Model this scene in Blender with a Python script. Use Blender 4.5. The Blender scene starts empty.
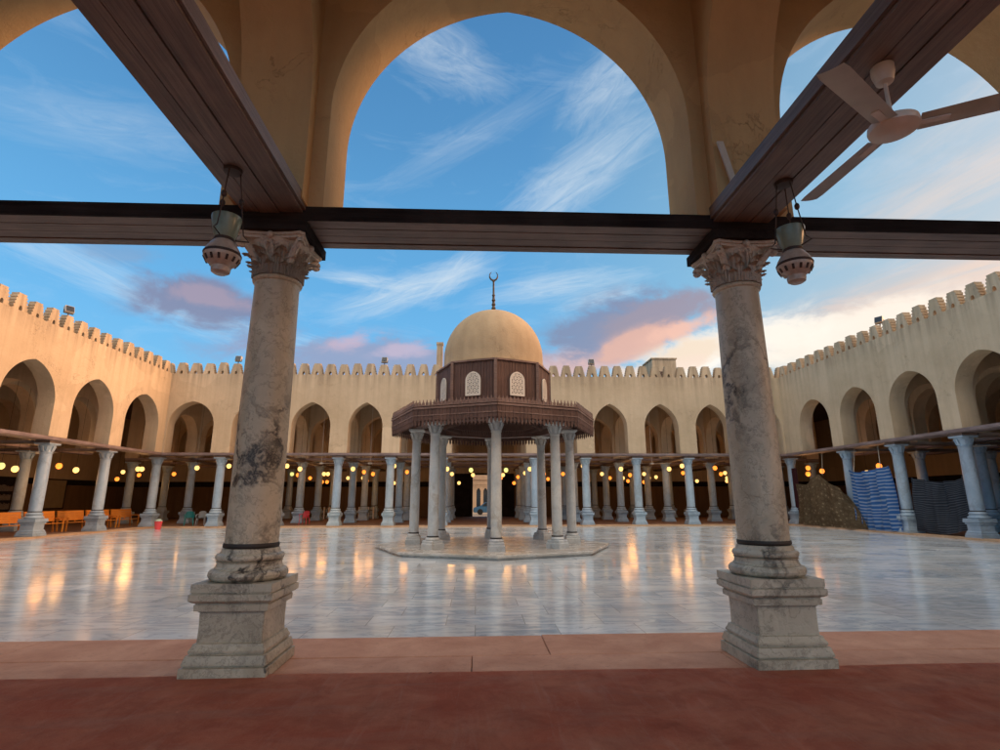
import bpy, bmesh, math, random
from mathutils import Vector, Matrix
R = math.radians
PI = math.pi
random.seed(7)
scene = bpy.context.scene
col = scene.collection

# ------------------------------------------------------------------ materials
class NT:
    def __init__(s, tree):
        s.t = tree
    def n(s, typ, ins=None, **props):
        nd = s.t.nodes.new(typ)
        for k, v in props.items():
            setattr(nd, k, v)
        for k, v in (ins or {}).items():
            if hasattr(v, 'is_output'):
                s.t.links.new(v, nd.inputs[k])
            else:
                nd.inputs[k].default_value = v
        return nd
    def math(s, op, a, b=0.0, c=0.0, clamp=False):
        return s.n('ShaderNodeMath', {0: a, 1: b, 2: c}, operation=op, use_clamp=clamp).outputs[0]
    def mix(s, f, a, b, mode='MIX'):
        nd = s.n('ShaderNodeMix', None, data_type='RGBA', blend_type=mode)
        for k, v in ((0, f), (6, a), (7, b)):
            if hasattr(v, 'is_output'):
                s.t.links.new(v, nd.inputs[k])
            else:
                nd.inputs[k].default_value = v if k == 0 or len(v) == 4 else (*v, 1)
        return nd.outputs[2]
    def ramp(s, f, stops):
        nd = s.n('ShaderNodeValToRGB', {0: f})
        e = nd.color_ramp.elements
        while len(e) < len(stops):
            e.new(0.5)
        for el, (p, c) in zip(e, stops):
            el.position = p
            el.color = (c, c, c, 1) if isinstance(c, (int, float)) else (*c, 1)
        return nd.outputs[0]
    def noise(s, vec, scale, detail=5, rough=.55, dist=0.0):
        return s.n('ShaderNodeTexNoise', {'Vector': vec, 'Scale': scale, 'Detail': detail, 'Roughness': rough, 'Distortion': dist}).outputs['Fac']
    def mapping(s, vec, sc=(1, 1, 1), rot=(0, 0, 0), loc=(0, 0, 0)):
        return s.n('ShaderNodeMapping', {'Vector': vec, 'Scale': sc, 'Rotation': rot, 'Location': loc}).outputs[0]
    def coord(s, which='Object'):
        return s.n('ShaderNodeTexCoord').outputs[which]
    def worldpos(s):
        return s.n('ShaderNodeNewGeometry').outputs['Position']
    def bump(s, h, strength, dist=.02):
        return s.n('ShaderNodeBump', {'Height': h, 'Strength': strength, 'Distance': dist}).outputs[0]

def new_mat(name):
    m = bpy.data.materials.new(name)
    m.use_nodes = True
    t = m.node_tree
    return m, NT(t), t.nodes['Principled BSDF']

def put(nt, bs, **kw):
    for k, v in kw.items():
        k = k.replace('_', ' ')
        if hasattr(v, 'is_output'):
            nt.t.links.new(v, bs.inputs[k])
        else:
            if k == 'Base Color' and len(v) == 3:
                v = (*v, 1)
            bs.inputs[k].default_value = v

def m_plain(name, c, rough=.6, metal=0.0, var=.25, scale=6.0, bump=0.0):
    m, nt, bs = new_mat(name)
    co = nt.coord()
    f = nt.noise(co, scale, 6)
    k = nt.mix(f, tuple(x * (1 - var) for x in c), tuple(min(1, x * (1 + var)) for x in c))
    put(nt, bs, Base_Color=k, Roughness=rough, Metallic=metal)
    if bump:
        put(nt, bs, Normal=nt.bump(nt.noise(co, scale * 6, 6), bump))
    return m

def m_plaster(name, c, dirt, streak=.5, stain=None):
    m, nt, bs = new_mat(name)
    p = nt.worldpos()
    big = nt.ramp(nt.noise(p, .35, 6, .6), [(.35, 0.0), (.7, 1.0)])
    med = nt.noise(p, 2.3, 8, .65)
    st = nt.ramp(nt.noise(nt.mapping(p, (3.2, 3.2, .22)), 1.0, 6, .6), [(.42, 0.0), (.68, 1.0)])
    k = nt.mix(big, c, tuple(x * y for x, y in zip(c, (.80, .78, .74))))
    patch = nt.ramp(nt.n('ShaderNodeTexVoronoi', {'Vector': nt.n('ShaderNodeVectorMath', {0: p, 1: nt.n('ShaderNodeTexNoise', {'Vector': p, 'Scale': 1.3, 'Detail': 4}).outputs['Color']}, operation='ADD').outputs[0], 'Scale': .42}).outputs['Color'], [(.74, 0.0), (.78, 1.0)])
    k = nt.mix(nt.math('MULTIPLY', patch, .32), k, tuple(min(1, x * 1.25) for x in c))
    crk = nt.math('ABSOLUTE', nt.math('SUBTRACT', nt.noise(p, 1.1, 9, .62, .6), .5))
    crk = nt.math('MULTIPLY', nt.ramp(crk, [(0.0, 1.0), (.006, 0.0)]), nt.ramp(nt.noise(p, .6, 3), [(.52, 0.0), (.62, 1.0)]))
    k = nt.mix(nt.math('MULTIPLY', crk, .55), k, tuple(x * .45 for x in c))
    k = nt.mix(nt.math('MULTIPLY', nt.ramp(med, [(.45, 0.0), (.75, 1.0)]), .3), k, tuple(min(1, x * 1.12) for x in c))
    k = nt.mix(nt.math('MULTIPLY', st, streak), k, dirt)
    sp = nt.ramp(nt.noise(p, 9, 4, .7), [(.66, 0.0), (.74, 1.0)])
    k = nt.mix(nt.math('MULTIPLY', sp, .2), k, dirt)
    if stain:
        sz = nt.n('ShaderNodeSeparateXYZ', {0: p}).outputs[2]
        f = nt.n('ShaderNodeMapRange', {0: sz, 1: 8.6, 2: 9.7, 3: 0.0, 4: 1.0}).outputs[0]
        runs = nt.ramp(nt.noise(nt.mapping(p, (2.0, 2.0, .12)), 1.6, 6, .65), [(.40, 0.0), (.62, 1.0)])
        k = nt.mix(nt.math('MULTIPLY', nt.math('MULTIPLY', f, runs), .55), k, stain)
    b = nt.math('ADD', nt.math('MULTIPLY', nt.noise(p, 14, 8, .65), .5), med)
    put(nt, bs, Base_Color=k, Roughness=.88, Normal=nt.bump(nt.math('SUBTRACT', b, nt.math('MULTIPLY', crk, .5)), .6, .035))
    bs.inputs['Specular IOR Level'].default_value = .2
    return m

def m_wood(name, c, dark, rough=.55, axis='x', bump=.35):
    m, nt, bs = new_mat(name)
    co = nt.coord()
    sc = {'x': (.35, 9, 9), 'z': (9, 9, .35)}[axis]
    v = nt.mapping(co, sc)
    g = nt.noise(v, 3.0, 10, .65, .6)
    g2 = nt.noise(nt.mapping(co, tuple(x * 4 for x in sc)), 3.0, 6, .6)
    k = nt.mix(nt.ramp(g, [(.3, 0.0), (.7, 1.0)]), dark, c)
    k = nt.mix(nt.math('MULTIPLY', nt.ramp(g2, [(.5, 0.0), (.72, 1.0)]), .5), k, dark)
    w = nt.ramp(nt.noise(co, 1.3, 5), [(.45, 0.0), (.75, 1.0)])
    k = nt.mix(nt.math('MULTIPLY', w, .35), k, tuple(min(1, x * 1.7 + .02) for x in c))
    put(nt, bs, Base_Color=k, Roughness=rough, Normal=nt.bump(nt.math('ADD', g, g2), bump, .012))
    return m

def m_marble(name, c, c2, vein, veinamt=.8, rough=.4, vs=1.0, cracks=.7, spolia=False):
    m, nt, bs = new_mat(name)
    oi = nt.n('ShaderNodeObjectInfo').outputs
    info = nt.n('ShaderNodeVectorMath', {0: oi['Location'], 1: nt.n('ShaderNodeCombineXYZ', {0: nt.math('MULTIPLY', oi['Random'], 31.0), 1: nt.math('MULTIPLY', oi['Random'], 17.0), 2: 0.0}).outputs[0]}, operation='ADD').outputs[0]
    co = nt.n('ShaderNodeVectorMath', {0: nt.coord(), 1: info}, operation='ADD').outputs[0]
    warp = nt.n('ShaderNodeTexNoise', {'Vector': co, 'Scale': 1.6 * vs, 'Detail': 5, 'Roughness': .6}).outputs['Color']
    wv = nt.n('ShaderNodeVectorMath', {0: co, 1: nt.n('ShaderNodeVectorMath', {0: warp, 3: .9}, operation='SCALE').outputs[0]}, operation='ADD').outputs[0]
    f = nt.noise(nt.mapping(wv, (1, 1, .5)), 2.2 * vs, 9, .62)
    k = nt.mix(nt.ramp(f, [(.32, 0.0), (.68, 1.0)]), c, c2)
    vv = nt.math('ABSOLUTE', nt.math('SUBTRACT', nt.noise(nt.mapping(wv, (1.2, 1.2, .6)), 1.7 * vs, 6, .55), .5))
    vm = nt.ramp(vv, [(0.0, 1.0), (.018, .6), (.05, 0.0)])
    area = nt.ramp(nt.noise(co, .9 * vs, 3), [(.42, 0.0), (.6, 1.0)])
    k = nt.mix(nt.math('MULTIPLY', nt.math('MULTIPLY', vm, area), veinamt), k, vein)
    v2 = nt.math('ABSOLUTE', nt.math('SUBTRACT', nt.noise(wv, 5.0 * vs, 6, .6), .5))
    k = nt.mix(nt.math('MULTIPLY', nt.ramp(v2, [(0.0, 1.0), (.03, 0.0)]), veinamt * .35), k, vein)
    pits = nt.ramp(nt.noise(co, 16 * vs, 4, .6), [(.68, 0.0), (.75, 1.0)])
    k = nt.mix(nt.math('MULTIPLY', pits, cracks), k, tuple(x * .35 for x in c))
    rv = nt.n('ShaderNodeObjectInfo').outputs['Random']
    k = nt.mix(1.0, k, nt.ramp(rv, [(0.0, (.80, .80, .82)), (.35, (1.0, .98, .95)), (.7, (.92, .96, 1.0)), (1.0, (1.06, .98, .88))]), 'MULTIPLY') if spolia else k
    h = nt.math('SUBTRACT', nt.math('MULTIPLY', nt.noise(co, 30, 8, .6), .35), nt.math('ADD', pits, vm))
    put(nt, bs, Base_Color=k, Roughness=nt.math('ADD', nt.math('MULTIPLY', f, .25), rough - .1), Normal=nt.bump(h, .3, .012))
    return m

def m_floor():
    m, nt, bs = new_mat('court_marble')
    p = nt.worldpos()
    br = nt.n('ShaderNodeTexBrick', {'Vector': p, 'Color1': (0, 0, 0, 1), 'Color2': (1, 1, 1, 1), 'Mortar': (.5, .5, .5, 1), 'Scale': 1.0,
              'Mortar Size': .006, 'Mortar Smooth': .1, 'Bias': 0.0, 'Brick Width': 1.1, 'Row Height': .66}, offset=.37, offset_frequency=2)
    tile, mort = br.outputs['Color'], br.outputs['Fac']
    tv = nt.n('ShaderNodeSeparateColor', {0: tile}).outputs[0]
    wn = nt.n('ShaderNodeTexWhiteNoise', {'Vector': tile}, noise_dimensions='3D').outputs['Value']
    off = nt.n('ShaderNodeCombineXYZ', {0: nt.math('MULTIPLY', tv, 37.0), 1: nt.math('MULTIPLY', tv, 11.0), 2: 0.0}).outputs[0]
    q = nt.n('ShaderNodeVectorMath', {0: p, 1: off}, operation='ADD').outputs[0]
    v = nt.noise(nt.mapping(q, (.8, 2.4, 1), (0, 0, .5)), 1.6, 8, .65, 1.2)
    k = nt.mix(nt.ramp(tv, [(0.0, 0.0), (1.0, 1.0)]), (.35, .45, .53), (.63, .71, .76))
    k = nt.mix(nt.math('MULTIPLY', nt.ramp(v, [(.42, 0.0), (.62, 1.0)]), .6), k, (.76, .78, .79))
    vn = nt.math('ABSOLUTE', nt.math('SUBTRACT', v, .45))
    k = nt.mix(nt.math('MULTIPLY', nt.ramp(vn, [(0.0, 1.0), (.05, 0.0)]), .45), k, (.24, .27, .31))
    big = nt.ramp(nt.noise(p, .5, 6, .62), [(.42, 0.0), (.66, 1.0)])
    k = nt.mix(nt.math('MULTIPLY', big, .45), k, (.56, .52, .45))
    k = nt.mix(nt.math('MULTIPLY', mort, .6), k, (.20, .20, .19))
    r = nt.math('ADD', nt.math('MULTIPLY', nt.noise(p, 1.2, 7, .6), .18), nt.math('MULTIPLY', wn, .10))
    r = nt.math('ADD', r, .05)
    h = nt.math('ADD', nt.math('MULTIPLY', nt.noise(nt.mapping(p, (.8, 1.3, 1)), 2.2, 4, .5), 1.0), nt.math('MULTIPLY', mort, -.35))
    h = nt.math('ADD', h, nt.math('MULTIPLY', wn, .3))
    put(nt, bs, Base_Color=k, Roughness=r, Normal=nt.bump(h, .12, .02))
    bs.inputs['Specular IOR Level'].default_value = .62
    bs.inputs['Coat Weight'].default_value = .25
    bs.inputs['Coat Roughness'].default_value = .08
    return m

def m_carpet():
    m, nt, bs = new_mat('worn_red_carpet')
    p = nt.worldpos()
    a = nt.ramp(nt.noise(p, 1.1, 8, .68, .4), [(.36, 0.0), (.68, 1.0)])
    fib = nt.noise(p, 90, 4, .7)
    st = nt.ramp(nt.noise(nt.mapping(p, (.5, 2.2, 1), (0, 0, .3)), 1.4, 7, .65, .8), [(.5, 0.0), (.72, 1.0)])
    k = nt.mix(a, (.64, .20, .118), (.80, .39, .25))
    k = nt.mix(nt.math('MULTIPLY', st, .75), k, (.62, .35, .26))
    k = nt.mix(nt.math('MULTIPLY', fib, .5), k, (.47, .14, .085))
    sp = nt.ramp(nt.noise(p, 5.5, 3, .5), [(.74, 0.0), (.77, 1.0)])
    k = nt.mix(sp, k, (.03, .012, .01))
    scuff = nt.ramp(nt.noise(nt.mapping(p, (6, .7, 1), (0, 0, -.6)), 1.2, 9, .7, 1.0), [(.54, 0.0), (.74, 1.0)])
    k = nt.mix(nt.math('MULTIPLY', scuff, .5), k, (.70, .42, .33))
    blot = nt.ramp(nt.noise(p, 2.6, 9, .72, .5), [(.44, 0.0), (.62, 1.0)])
    k = nt.mix(nt.math('MULTIPLY', blot, .38), k, (.40, .105, .065))
    lint = nt.ramp(nt.noise(p, 16, 2, .5), [(.785, 0.0), (.80, 1.0)])
    k = nt.mix(nt.math('MULTIPLY', lint, .6), k, (.55, .4, .32))
    h = nt.math('ADD', fib, nt.math('MULTIPLY', nt.noise(p, 7, 5, .6), 1.5))
    put(nt, bs, Base_Color=k, Roughness=.95, Normal=nt.bump(h, .5, .02))
    bs.inputs['Specular IOR Level'].default_value = .15
    return m

def m_kerb(name, a, b):
    m, nt, bs = new_mat(name)
    p = nt.worldpos()
    f = nt.ramp(nt.noise(p, 1.5, 8, .65, .5), [(.35, 0.0), (.68, 1.0)])
    k = nt.mix(f, a, b)
    sp = nt.noise(p, 14, 6, .7)
    k = nt.mix(nt.math('MULTIPLY', nt.ramp(sp, [(.55, 0.0), (.72, 1.0)]), .4), k, tuple(x * .45 for x in a))
    put(nt, bs, Base_Color=k, Roughness=.72, Normal=nt.bump(nt.math('ADD', nt.noise(p, 22, 8, .65), nt.noise(p, 3, 4)), .35, .02))
    return m

def m_stripe(name, a, b, n, rough=.8, wob=.14, extra=None):
    m, nt, bs = new_mat(name)
    uv = nt.coord('UV')
    s = nt.n('ShaderNodeSeparateXYZ', {0: uv}).outputs
    w = nt.math('MULTIPLY', nt.math('SUBTRACT', nt.noise(nt.mapping(uv, (1.6, 2.2, 1)), 1.0, 3), .5), wob)
    f = nt.math('FRACT', nt.math('MULTIPLY', nt.math('ADD', s[1], w), float(n)))
    g = nt.ramp(f, [(0.0, 0.0), (.08, 1.0), (.36, 1.0), (.46, 0.0)])
    k = nt.mix(nt.math('MULTIPLY', g, .85), a, b)
    k = nt.mix(nt.math('MULTIPLY', nt.noise(uv, 9, 6), .5), k, tuple(x * .5 for x in a))
    put(nt, bs, Base_Color=k, Roughness=rough)
    return m

def m_pattern():
    m, nt, bs = new_mat('brown_patterned_cloth')
    uv = nt.coord('UV')
    vo = nt.n('ShaderNodeTexVoronoi', {'Vector': nt.mapping(uv, (22, 13, 1)), 'Scale': 1.0, 'Randomness': .6}).outputs['Distance']
    f = nt.ramp(vo, [(.2, 1.0), (.34, 0.0), (.5, .3), (.6, 0.0)])
    k = nt.mix(f, (.19, .125, .06), (.56, .44, .26))
    k = nt.mix(nt.math('MULTIPLY', nt.noise(uv, 6, 6), .6), k, (.05, .032, .018))
    put(nt, bs, Base_Color=k, Roughness=.85)
    return m

def m_emit(name, c, s):
    m, nt, bs = new_mat(name)
    put(nt, bs, Base_Color=c, Roughness=.3)
    bs.inputs['Emission Color'].default_value = (*c, 1)
    bs.inputs['Emission Strength'].default_value = s
    return m

M = {}
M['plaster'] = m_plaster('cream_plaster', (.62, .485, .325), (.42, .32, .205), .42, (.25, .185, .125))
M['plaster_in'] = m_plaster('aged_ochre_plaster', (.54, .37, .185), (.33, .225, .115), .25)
M['dome'] = m_plaster('dome_plaster', (.52, .395, .25), (.30, .215, .13), .35)
M['wood'] = m_wood('dark_purple_brown_timber', (.20, .14, .108), (.065, .045, .037))
M['wood_black'] = m_wood('near_black_timber', (.030, .024, .022), (.010, .008, .008), .9)  # near-black timber, also on the long beam's face toward the viewer
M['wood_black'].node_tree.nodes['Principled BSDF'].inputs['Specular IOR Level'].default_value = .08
M['rail'] = m_wood('weathered_mauve_timber', (.27, .20, .185), (.12, .085, .08))
M['pav_wood'] = m_wood('maroon_painted_boards', (.13, .062, .042), (.05, .023, .017), .65, 'z', .5)
M['pav_trim'] = m_wood('worn_maroon_trim', (.24, .15, .115), (.11, .058, .045), .65, 'x', .4)
M['marble_near'] = m_marble('brown_veined_marble', (.37, .315, .225), (.60, .53, .40), (.022, .017, .014), 1.0, .42, 1.0, .7, True)
M['capital_near'] = m_marble('carved_limestone', (.52, .44, .35), (.70, .62, .51), (.13, .09, .06), .3, .7, 1.5, .3)
M['marble_far'] = m_marble('blue_grey_marble', (.29, .40, .49), (.44, .54, .62), (.25, .27, .28), .5, .35, .8, .25, True)
M['marble_pav'] = m_marble('pale_grey_marble', (.44, .48, .50), (.62, .62, .59), (.24, .17, .11), .5, .35, .8, .25, True)
M['platform'] = m_marble('damp_platform_marble', (.40, .37, .32), (.58, .56, .52), (.16, .11, .07), .5, .24, .7, .2)
M['iron'] = m_plain('black_iron', (.035, .028, .022), .6, .2, .3)
M['iron_brown'] = m_plain('rusty_dark_iron', (.05, .032, .026), .6, .4, .4)
M['floor'] = m_floor()
M['carpet'] = m_carpet()
M['kerb'] = m_kerb('reddish_stone', (.42, .18, .095), (.58, .30, .18))
M['kerb_side'] = m_kerb('tan_kerb_stone', (.44, .27, .15), (.58, .38, .23))
M['carpet_far'] = m_kerb('dull_brown_carpet', (.15, .075, .045), (.22, .12, .08))
M['ground'] = m_kerb('dusty_ground', (.28, .22, .16), (.36, .30, .22))
M['backwall'] = m_plaster('brown_dado_plaster', (.22, .13, .065), (.10, .06, .03), .4)
M['ceiling'] = m_wood('dark_ceiling_boards', (.10, .07, .05), (.04, .028, .02))
M['white_paint'] = m_plain('chalky_white_paint', (.72, .68, .60), .6, 0, .12, 12)
M['fan'] = m_plain('grimy_fan_paint', (.52, .48, .42), .45, 0, .25, 5)
M['glass_green'] = m_plain('dusty_green_glass', (.15, .20, .155), .28, 0, .4, 14)
M['glass_red'] = m_plain('patterned_rose_glass', (.40, .32, .26), .3, 0, .5, 20)
M['bench'] = m_wood('varnished_orange_wood', (.80, .31, .045), (.52, .17, .02), .35)
M['teal'] = m_plain('teal_plastic', (.01, .26, .25), .35, 0, .1)
M['grey_pl'] = m_plain('light_grey_plastic', (.40, .42, .42), .4, 0, .1)
M['blue_pl'] = m_plain('blue_plastic', (.03, .17, .36), .35, 0, .1)
M['red_pl'] = m_plain('coral_red_plastic', (.72, .07, .08), .35, 0, .1)
M['pale_pl'] = m_plain('pale_green_plastic', (.45, .55, .45), .4, 0, .1)
M['maroon_cloth'] = m_plain('maroon_cloth', (.075, .015, .018), .85, 0, .3)
M['blue_cloth'] = m_stripe('blue_striped_cloth', (.05, .21, .58), (.62, .75, .86), 17)
M['dark_cloth'] = m_stripe('slate_striped_cloth', (.035, .045, .065), (.17, .19, .22), 24)
M['brown_cloth'] = m_pattern()
M['lattice'] = m_plain('white_plaster_lattice', (.78, .72, .62), .7, 0, .08, 9)
M['dark'] = m_plain('dark_interior_pane', (.02, .014, .012), .3, 0, .2)
M['orange_bulb'] = m_emit('orange_lamp_glass', (1.0, .25, .03), .9)
M['yellow_bulb'] = m_emit('warm_white_lamp_glass', (1.0, .60, .18), .8)
M['green_bulb'] = m_emit('greenish_lamp_glass', (.75, .80, .25), .5)
M['car'] = m_plain('blue_car_paint', (.08, .22, .40), .25, .2, .05)
M['glassdark'] = m_plain('tinted_glass', (.03, .04, .05), .1, 0, .1)
M['tyre'] = m_plain('tyre_rubber', (.02, .02, .02), .8, 0, .1)
M['facade'] = m_plaster('sandy_facade', (.66, .46, .30), (.4, .28, .18), .3)
M['bronze'] = m_plain('tarnished_bronze', (.09, .065, .045), .45, .7, .3)
M['rope'] = m_plain('pale_rope', (.45, .38, .28), .9, 0, .1)
M['board'] = m_plain('tan_notice_board', (.33, .25, .14), .8, 0, .25, 3)
M['books'] = m_plain('assorted_book_spines', (.18, .15, .13), .7, 0, .8, 14)

# ------------------------------------------------------------------ mesh helpers
class MB:
    def __init__(s):
        s.bm = bmesh.new()
    def box(s, x0, x1, y0, y1, z0, z1):
        v = [s.bm.verts.new((x, y, z)) for z in (z0, z1) for y in (y0, y1) for x in (x0, x1)]
        for f in ((0, 2, 3, 1), (4, 5, 7, 6), (0, 1, 5, 4), (2, 6, 7, 3), (0, 4, 6, 2), (1, 3, 7, 5)):
            s.bm.faces.new([v[i] for i in f])
        return s
    def obox(s, c, ax, ay, az):
        """oriented box: centre and three half-axis vectors"""
        c, ax, ay, az = map(Vector, (c, ax, ay, az))
        v = [s.bm.verts.new(c + i * ax + j * ay + k * az) for k in (-1, 1) for j in (-1, 1) for i in (-1, 1)]
        for f in ((0, 2, 3, 1), (4, 5, 7, 6), (0, 1, 5, 4), (2, 6, 7, 3), (0, 4, 6, 2), (1, 3, 7, 5)):
            s.bm.faces.new([v[i] for i in f])
        return s
    def bar(s, a, b, w, h, up=(0, 0, 1)):
        a, b = Vector(a), Vector(b)
        d = (b - a)
        x = d.normalized()
        y = Vector(up).cross(x)
        if y.length < 1e-4:
            y = Vector((0, 1, 0)).cross(x)
        y.normalize()
        z = x.cross(y)
        return s.obox((a + b) / 2, d / 2, y * w / 2, z * h / 2)
    def lathe(s, prof, n=32, rot=0.0, c=(0, 0, 0), cap=True, k=1.0):
        rings = []
        for r, z in prof:
            rings.append([s.bm.verts.new((c[0] + k * r * math.cos(rot + 2 * PI * i / n), c[1] + k * r * math.sin(rot + 2 * PI * i / n), c[2] + z)) for i in range(n)])
        for a, b in zip(rings, rings[1:]):
            for i in range(n):
                j = (i + 1) % n
                s.bm.faces.new((a[i], a[j], b[j], b[i]))
        if cap:
            s.bm.faces.new(rings[0][::-1])
            s.bm.faces.new(rings[-1])
        return s
    def square(s, prof, c=(0, 0, 0)):
        return s.lathe(prof, 4, PI / 4, c, True, math.sqrt(2))
    def tube(s, pts, r, n=8):
        pts = [Vector(p) for p in pts]
        rs = r if isinstance(r, (list, tuple)) else [r] * len(pts)
        rings = []
        prev = None
        for i, p in enumerate(pts):
            t = (pts[min(i + 1, len(pts) - 1)] - pts[max(i - 1, 0)]).normalized()
            a = prev if prev is not None else (Vector((0, 0, 1)) if abs(t.z) < .9 else Vector((1, 0, 0)))
            x = t.cross(a)
            if x.length < 1e-4:
                x = t.cross(Vector((.3, .8, .5)))
            x.normalize()
            y = t.cross(x)
            prev = a
            rings.append([s.bm.verts.new(p + rs[i] * (x * math.cos(2 * PI * k / n) + y * math.sin(2 * PI * k / n))) for k in range(n)])
        for a, b in zip(rings, rings[1:]):
            for i in range(n):
                j = (i + 1) % n
                s.bm.faces.new((a[i], a[j], b[j], b[i]))
        s.bm.faces.new(rings[0][::-1])
        s.bm.faces.new(rings[-1])
        return s
    def ball(s, c, r, n=12, sz=1.0):
        m = n // 2 + 1
        prof = [(max(r * math.sin(PI * i / m), .002), -r * sz * math.cos(PI * i / m)) for i in range(m + 1)]
        return s.lathe(prof, n, 0, c)
    def prism(s, outline, y0, y1):
        """outline in x,z extruded along y"""
        a = [s.bm.verts.new((x, y0, z)) for x, z in outline]
        b = [s.bm.verts.new((x, y1, z)) for x, z in outline]
        s.bm.faces.new(a)
        s.bm.faces.new(b[::-1])
        n = len(a)
        for i in range(n):
            j = (i + 1) % n
            s.bm.faces.new((a[i], b[i], b[j], a[j]))
        return s
    def grid(s, fn, nu, nv, thick=0.0, uv=False):
        vs = [[s.bm.verts.new(fn(i / nu, j / nv)) for j in range(nv + 1)] for i in range(nu + 1)]
        fs = []
        lay = s.bm.loops.layers.uv.verify() if uv else None
        for i in range(nu):
            for j in range(nv):
                f = s.bm.faces.new((vs[i][j], vs[i + 1][j], vs[i + 1][j + 1], vs[i][j + 1]))
                if uv:
                    for l, (a, b) in zip(f.loops, ((i, j), (i + 1, j), (i + 1, j + 1), (i, j + 1))):
                        l[lay].uv = (a / nu, b / nv)
                fs.append(f)
        if thick:
            bmesh.ops.solidify(s.bm, geom=fs, thickness=thick)
        return s
    def xf(s, mat, start=0):
        s.bm.verts.ensure_lookup_table()
        bmesh.ops.transform(s.bm, matrix=mat, verts=s.bm.verts[start:])
        return s
    def mesh(s, name, mat, smooth=35.0):
        bmesh.ops.recalc_face_normals(s.bm, faces=s.bm.faces)
        me = bpy.data.meshes.new(name)
        s.bm.to_mesh(me)
        s.bm.free()
        me.materials.append(mat)
        if smooth:
            me.shade_smooth()
            me.set_sharp_from_angle(angle=R(smooth))
        return me
    def build(s, name, mat, parent=None, loc=(0, 0, 0), rz=0.0, smooth=35.0):
        return link(name, s.mesh(name, mat, smooth), parent, loc, rz)

def link(name, me, parent=None, loc=(0, 0, 0), rz=0.0):
    o = bpy.data.objects.new(name, me)
    col.objects.link(o)
    o.location = loc
    o.rotation_euler = (0, 0, rz)
    if parent:
        o.parent = parent
    return o

def tag(o, label, cat, group=None):
    o['label'] = label
    o['category'] = cat
    o['kind'] = 'thing'
    if group:
        o['group'] = group
    return o

def thing(name, label, cat, loc=(0, 0, 0), rz=0.0, group=None):
    return tag(link(name, None, None, loc, rz), label, cat, group)

def struct(o, kind='structure'):
    o['kind'] = kind
    return o

def copy_tree(o, parent=None):
    c = o.copy()
    col.objects.link(c)
    if parent:
        c.parent = parent
    for ch in list(o.children):
        copy_tree(ch, c)
    return c

ORD = ['first', 'second', 'third', 'fourth', 'fifth', 'sixth', 'seventh', 'eighth', 'ninth', 'tenth', 'eleventh', 'twelfth', 'thirteenth',
       'fourteenth', 'fifteenth', 'sixteenth', 'seventeenth', 'eighteenth', 'nineteenth', 'twentieth', 'twenty-first', 'twenty-second',
       'twenty-third', 'twenty-fourth', 'twenty-fifth', 'twenty-sixth', 'twenty-seventh', 'twenty-eighth', 'twenty-ninth', 'thirtieth']

def arch_pts(hw, zs, apex, n=14):
    """right half of a pointed arch from spring (hw, zs) to apex (0, apex)"""
    H = apex - zs
    Rr = (H * H + hw * hw) / (2 * hw)
    a1 = math.asin(min(1, H / Rr))
    if H > Rr:
        a1 = PI - a1
    return [(hw - Rr + Rr * math.cos(a1 * i / n), zs + Rr * math.sin(a1 * i / n)) for i in range(n + 1)]

def arch_wall(mb, u0, u1, bays, zb, ztop, t, n=14):
    """wall along local x from u0 to u1, thickness y in +-t/2, openings bays=[(centre, hw, zs, apex)]"""
    bm = mb.bm
    curve = [(u0, zb)]
    for c, hw, zs, ap in bays:
        pts = arch_pts(hw, zs, ap, n)
        curve.append((c - hw, zb))
        curve += [(c - x, z) for x, z in pts]
        curve += [(c + x, z) for x, z in reversed(pts[:-1])]
        curve.append((c + hw, zb))
    curve.append((u1, zb))
    h = t / 2
    lowf = [bm.verts.new((x, -h, z)) for x, z in curve]
    lowb = [bm.verts.new((x, h, z)) for x, z in curve]
    topf = [bm.verts.new((x, -h, ztop)) for x, z in curve]
    topb = [bm.verts.new((x, h, ztop)) for x, z in curve]
    for i in range(len(curve) - 1):
        (x0, z0), (x1, z1) = curve[i], curve[i + 1]
        bm.faces.new((lowf[i], lowb[i], lowb[i + 1], lowf[i + 1]))
        if abs(x1 - x0) > 1e-6:
            bm.faces.new((lowf[i], lowf[i + 1], topf[i + 1], topf[i]))
            bm.faces.new((lowb[i + 1], lowb[i], topb[i], topb[i + 1]))
            bm.faces.new((topf[i], topf[i + 1], topb[i + 1], topb[i]))
    bm.faces.new((lowf[0], topf[0], topb[0], lowb[0]))
    bm.faces.new((lowf[-1], lowb[-1], topb[-1], topf[-1]))
    bmesh.ops.remove_doubles(bm, verts=bm.verts[:], dist=1e-5)
    return mb

def beam_mb(L, w=.64, th=.15, planks=4, seed=0):
    """tie beam along local x from 0 to L: underside planks with open joints under a core, side boards"""
    rnd = random.Random(seed)
    mb = MB()
    mb.box(0, L, -w / 2 + .03, w / 2 - .03, .035, th)
    pw = w / planks
    cuts = [-w / 2]
    for i in range(1, planks):
        cuts.append(-w / 2 + pw * i + rnd.uniform(-.04, .04))
    cuts.append(w / 2)
    for a, b in zip(cuts, cuts[1:]):
        dz = rnd.uniform(0, .012)
        mb.box(0, L, a + .006, b - .006, dz, .033)
    mb.box(0, L, -w / 2 - .025, -w / 2 + .027, .036, th + .02)
    mb.box(0, L, w / 2 - .027, w / 2 + .025, .036, th + .02)
    return mb

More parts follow.
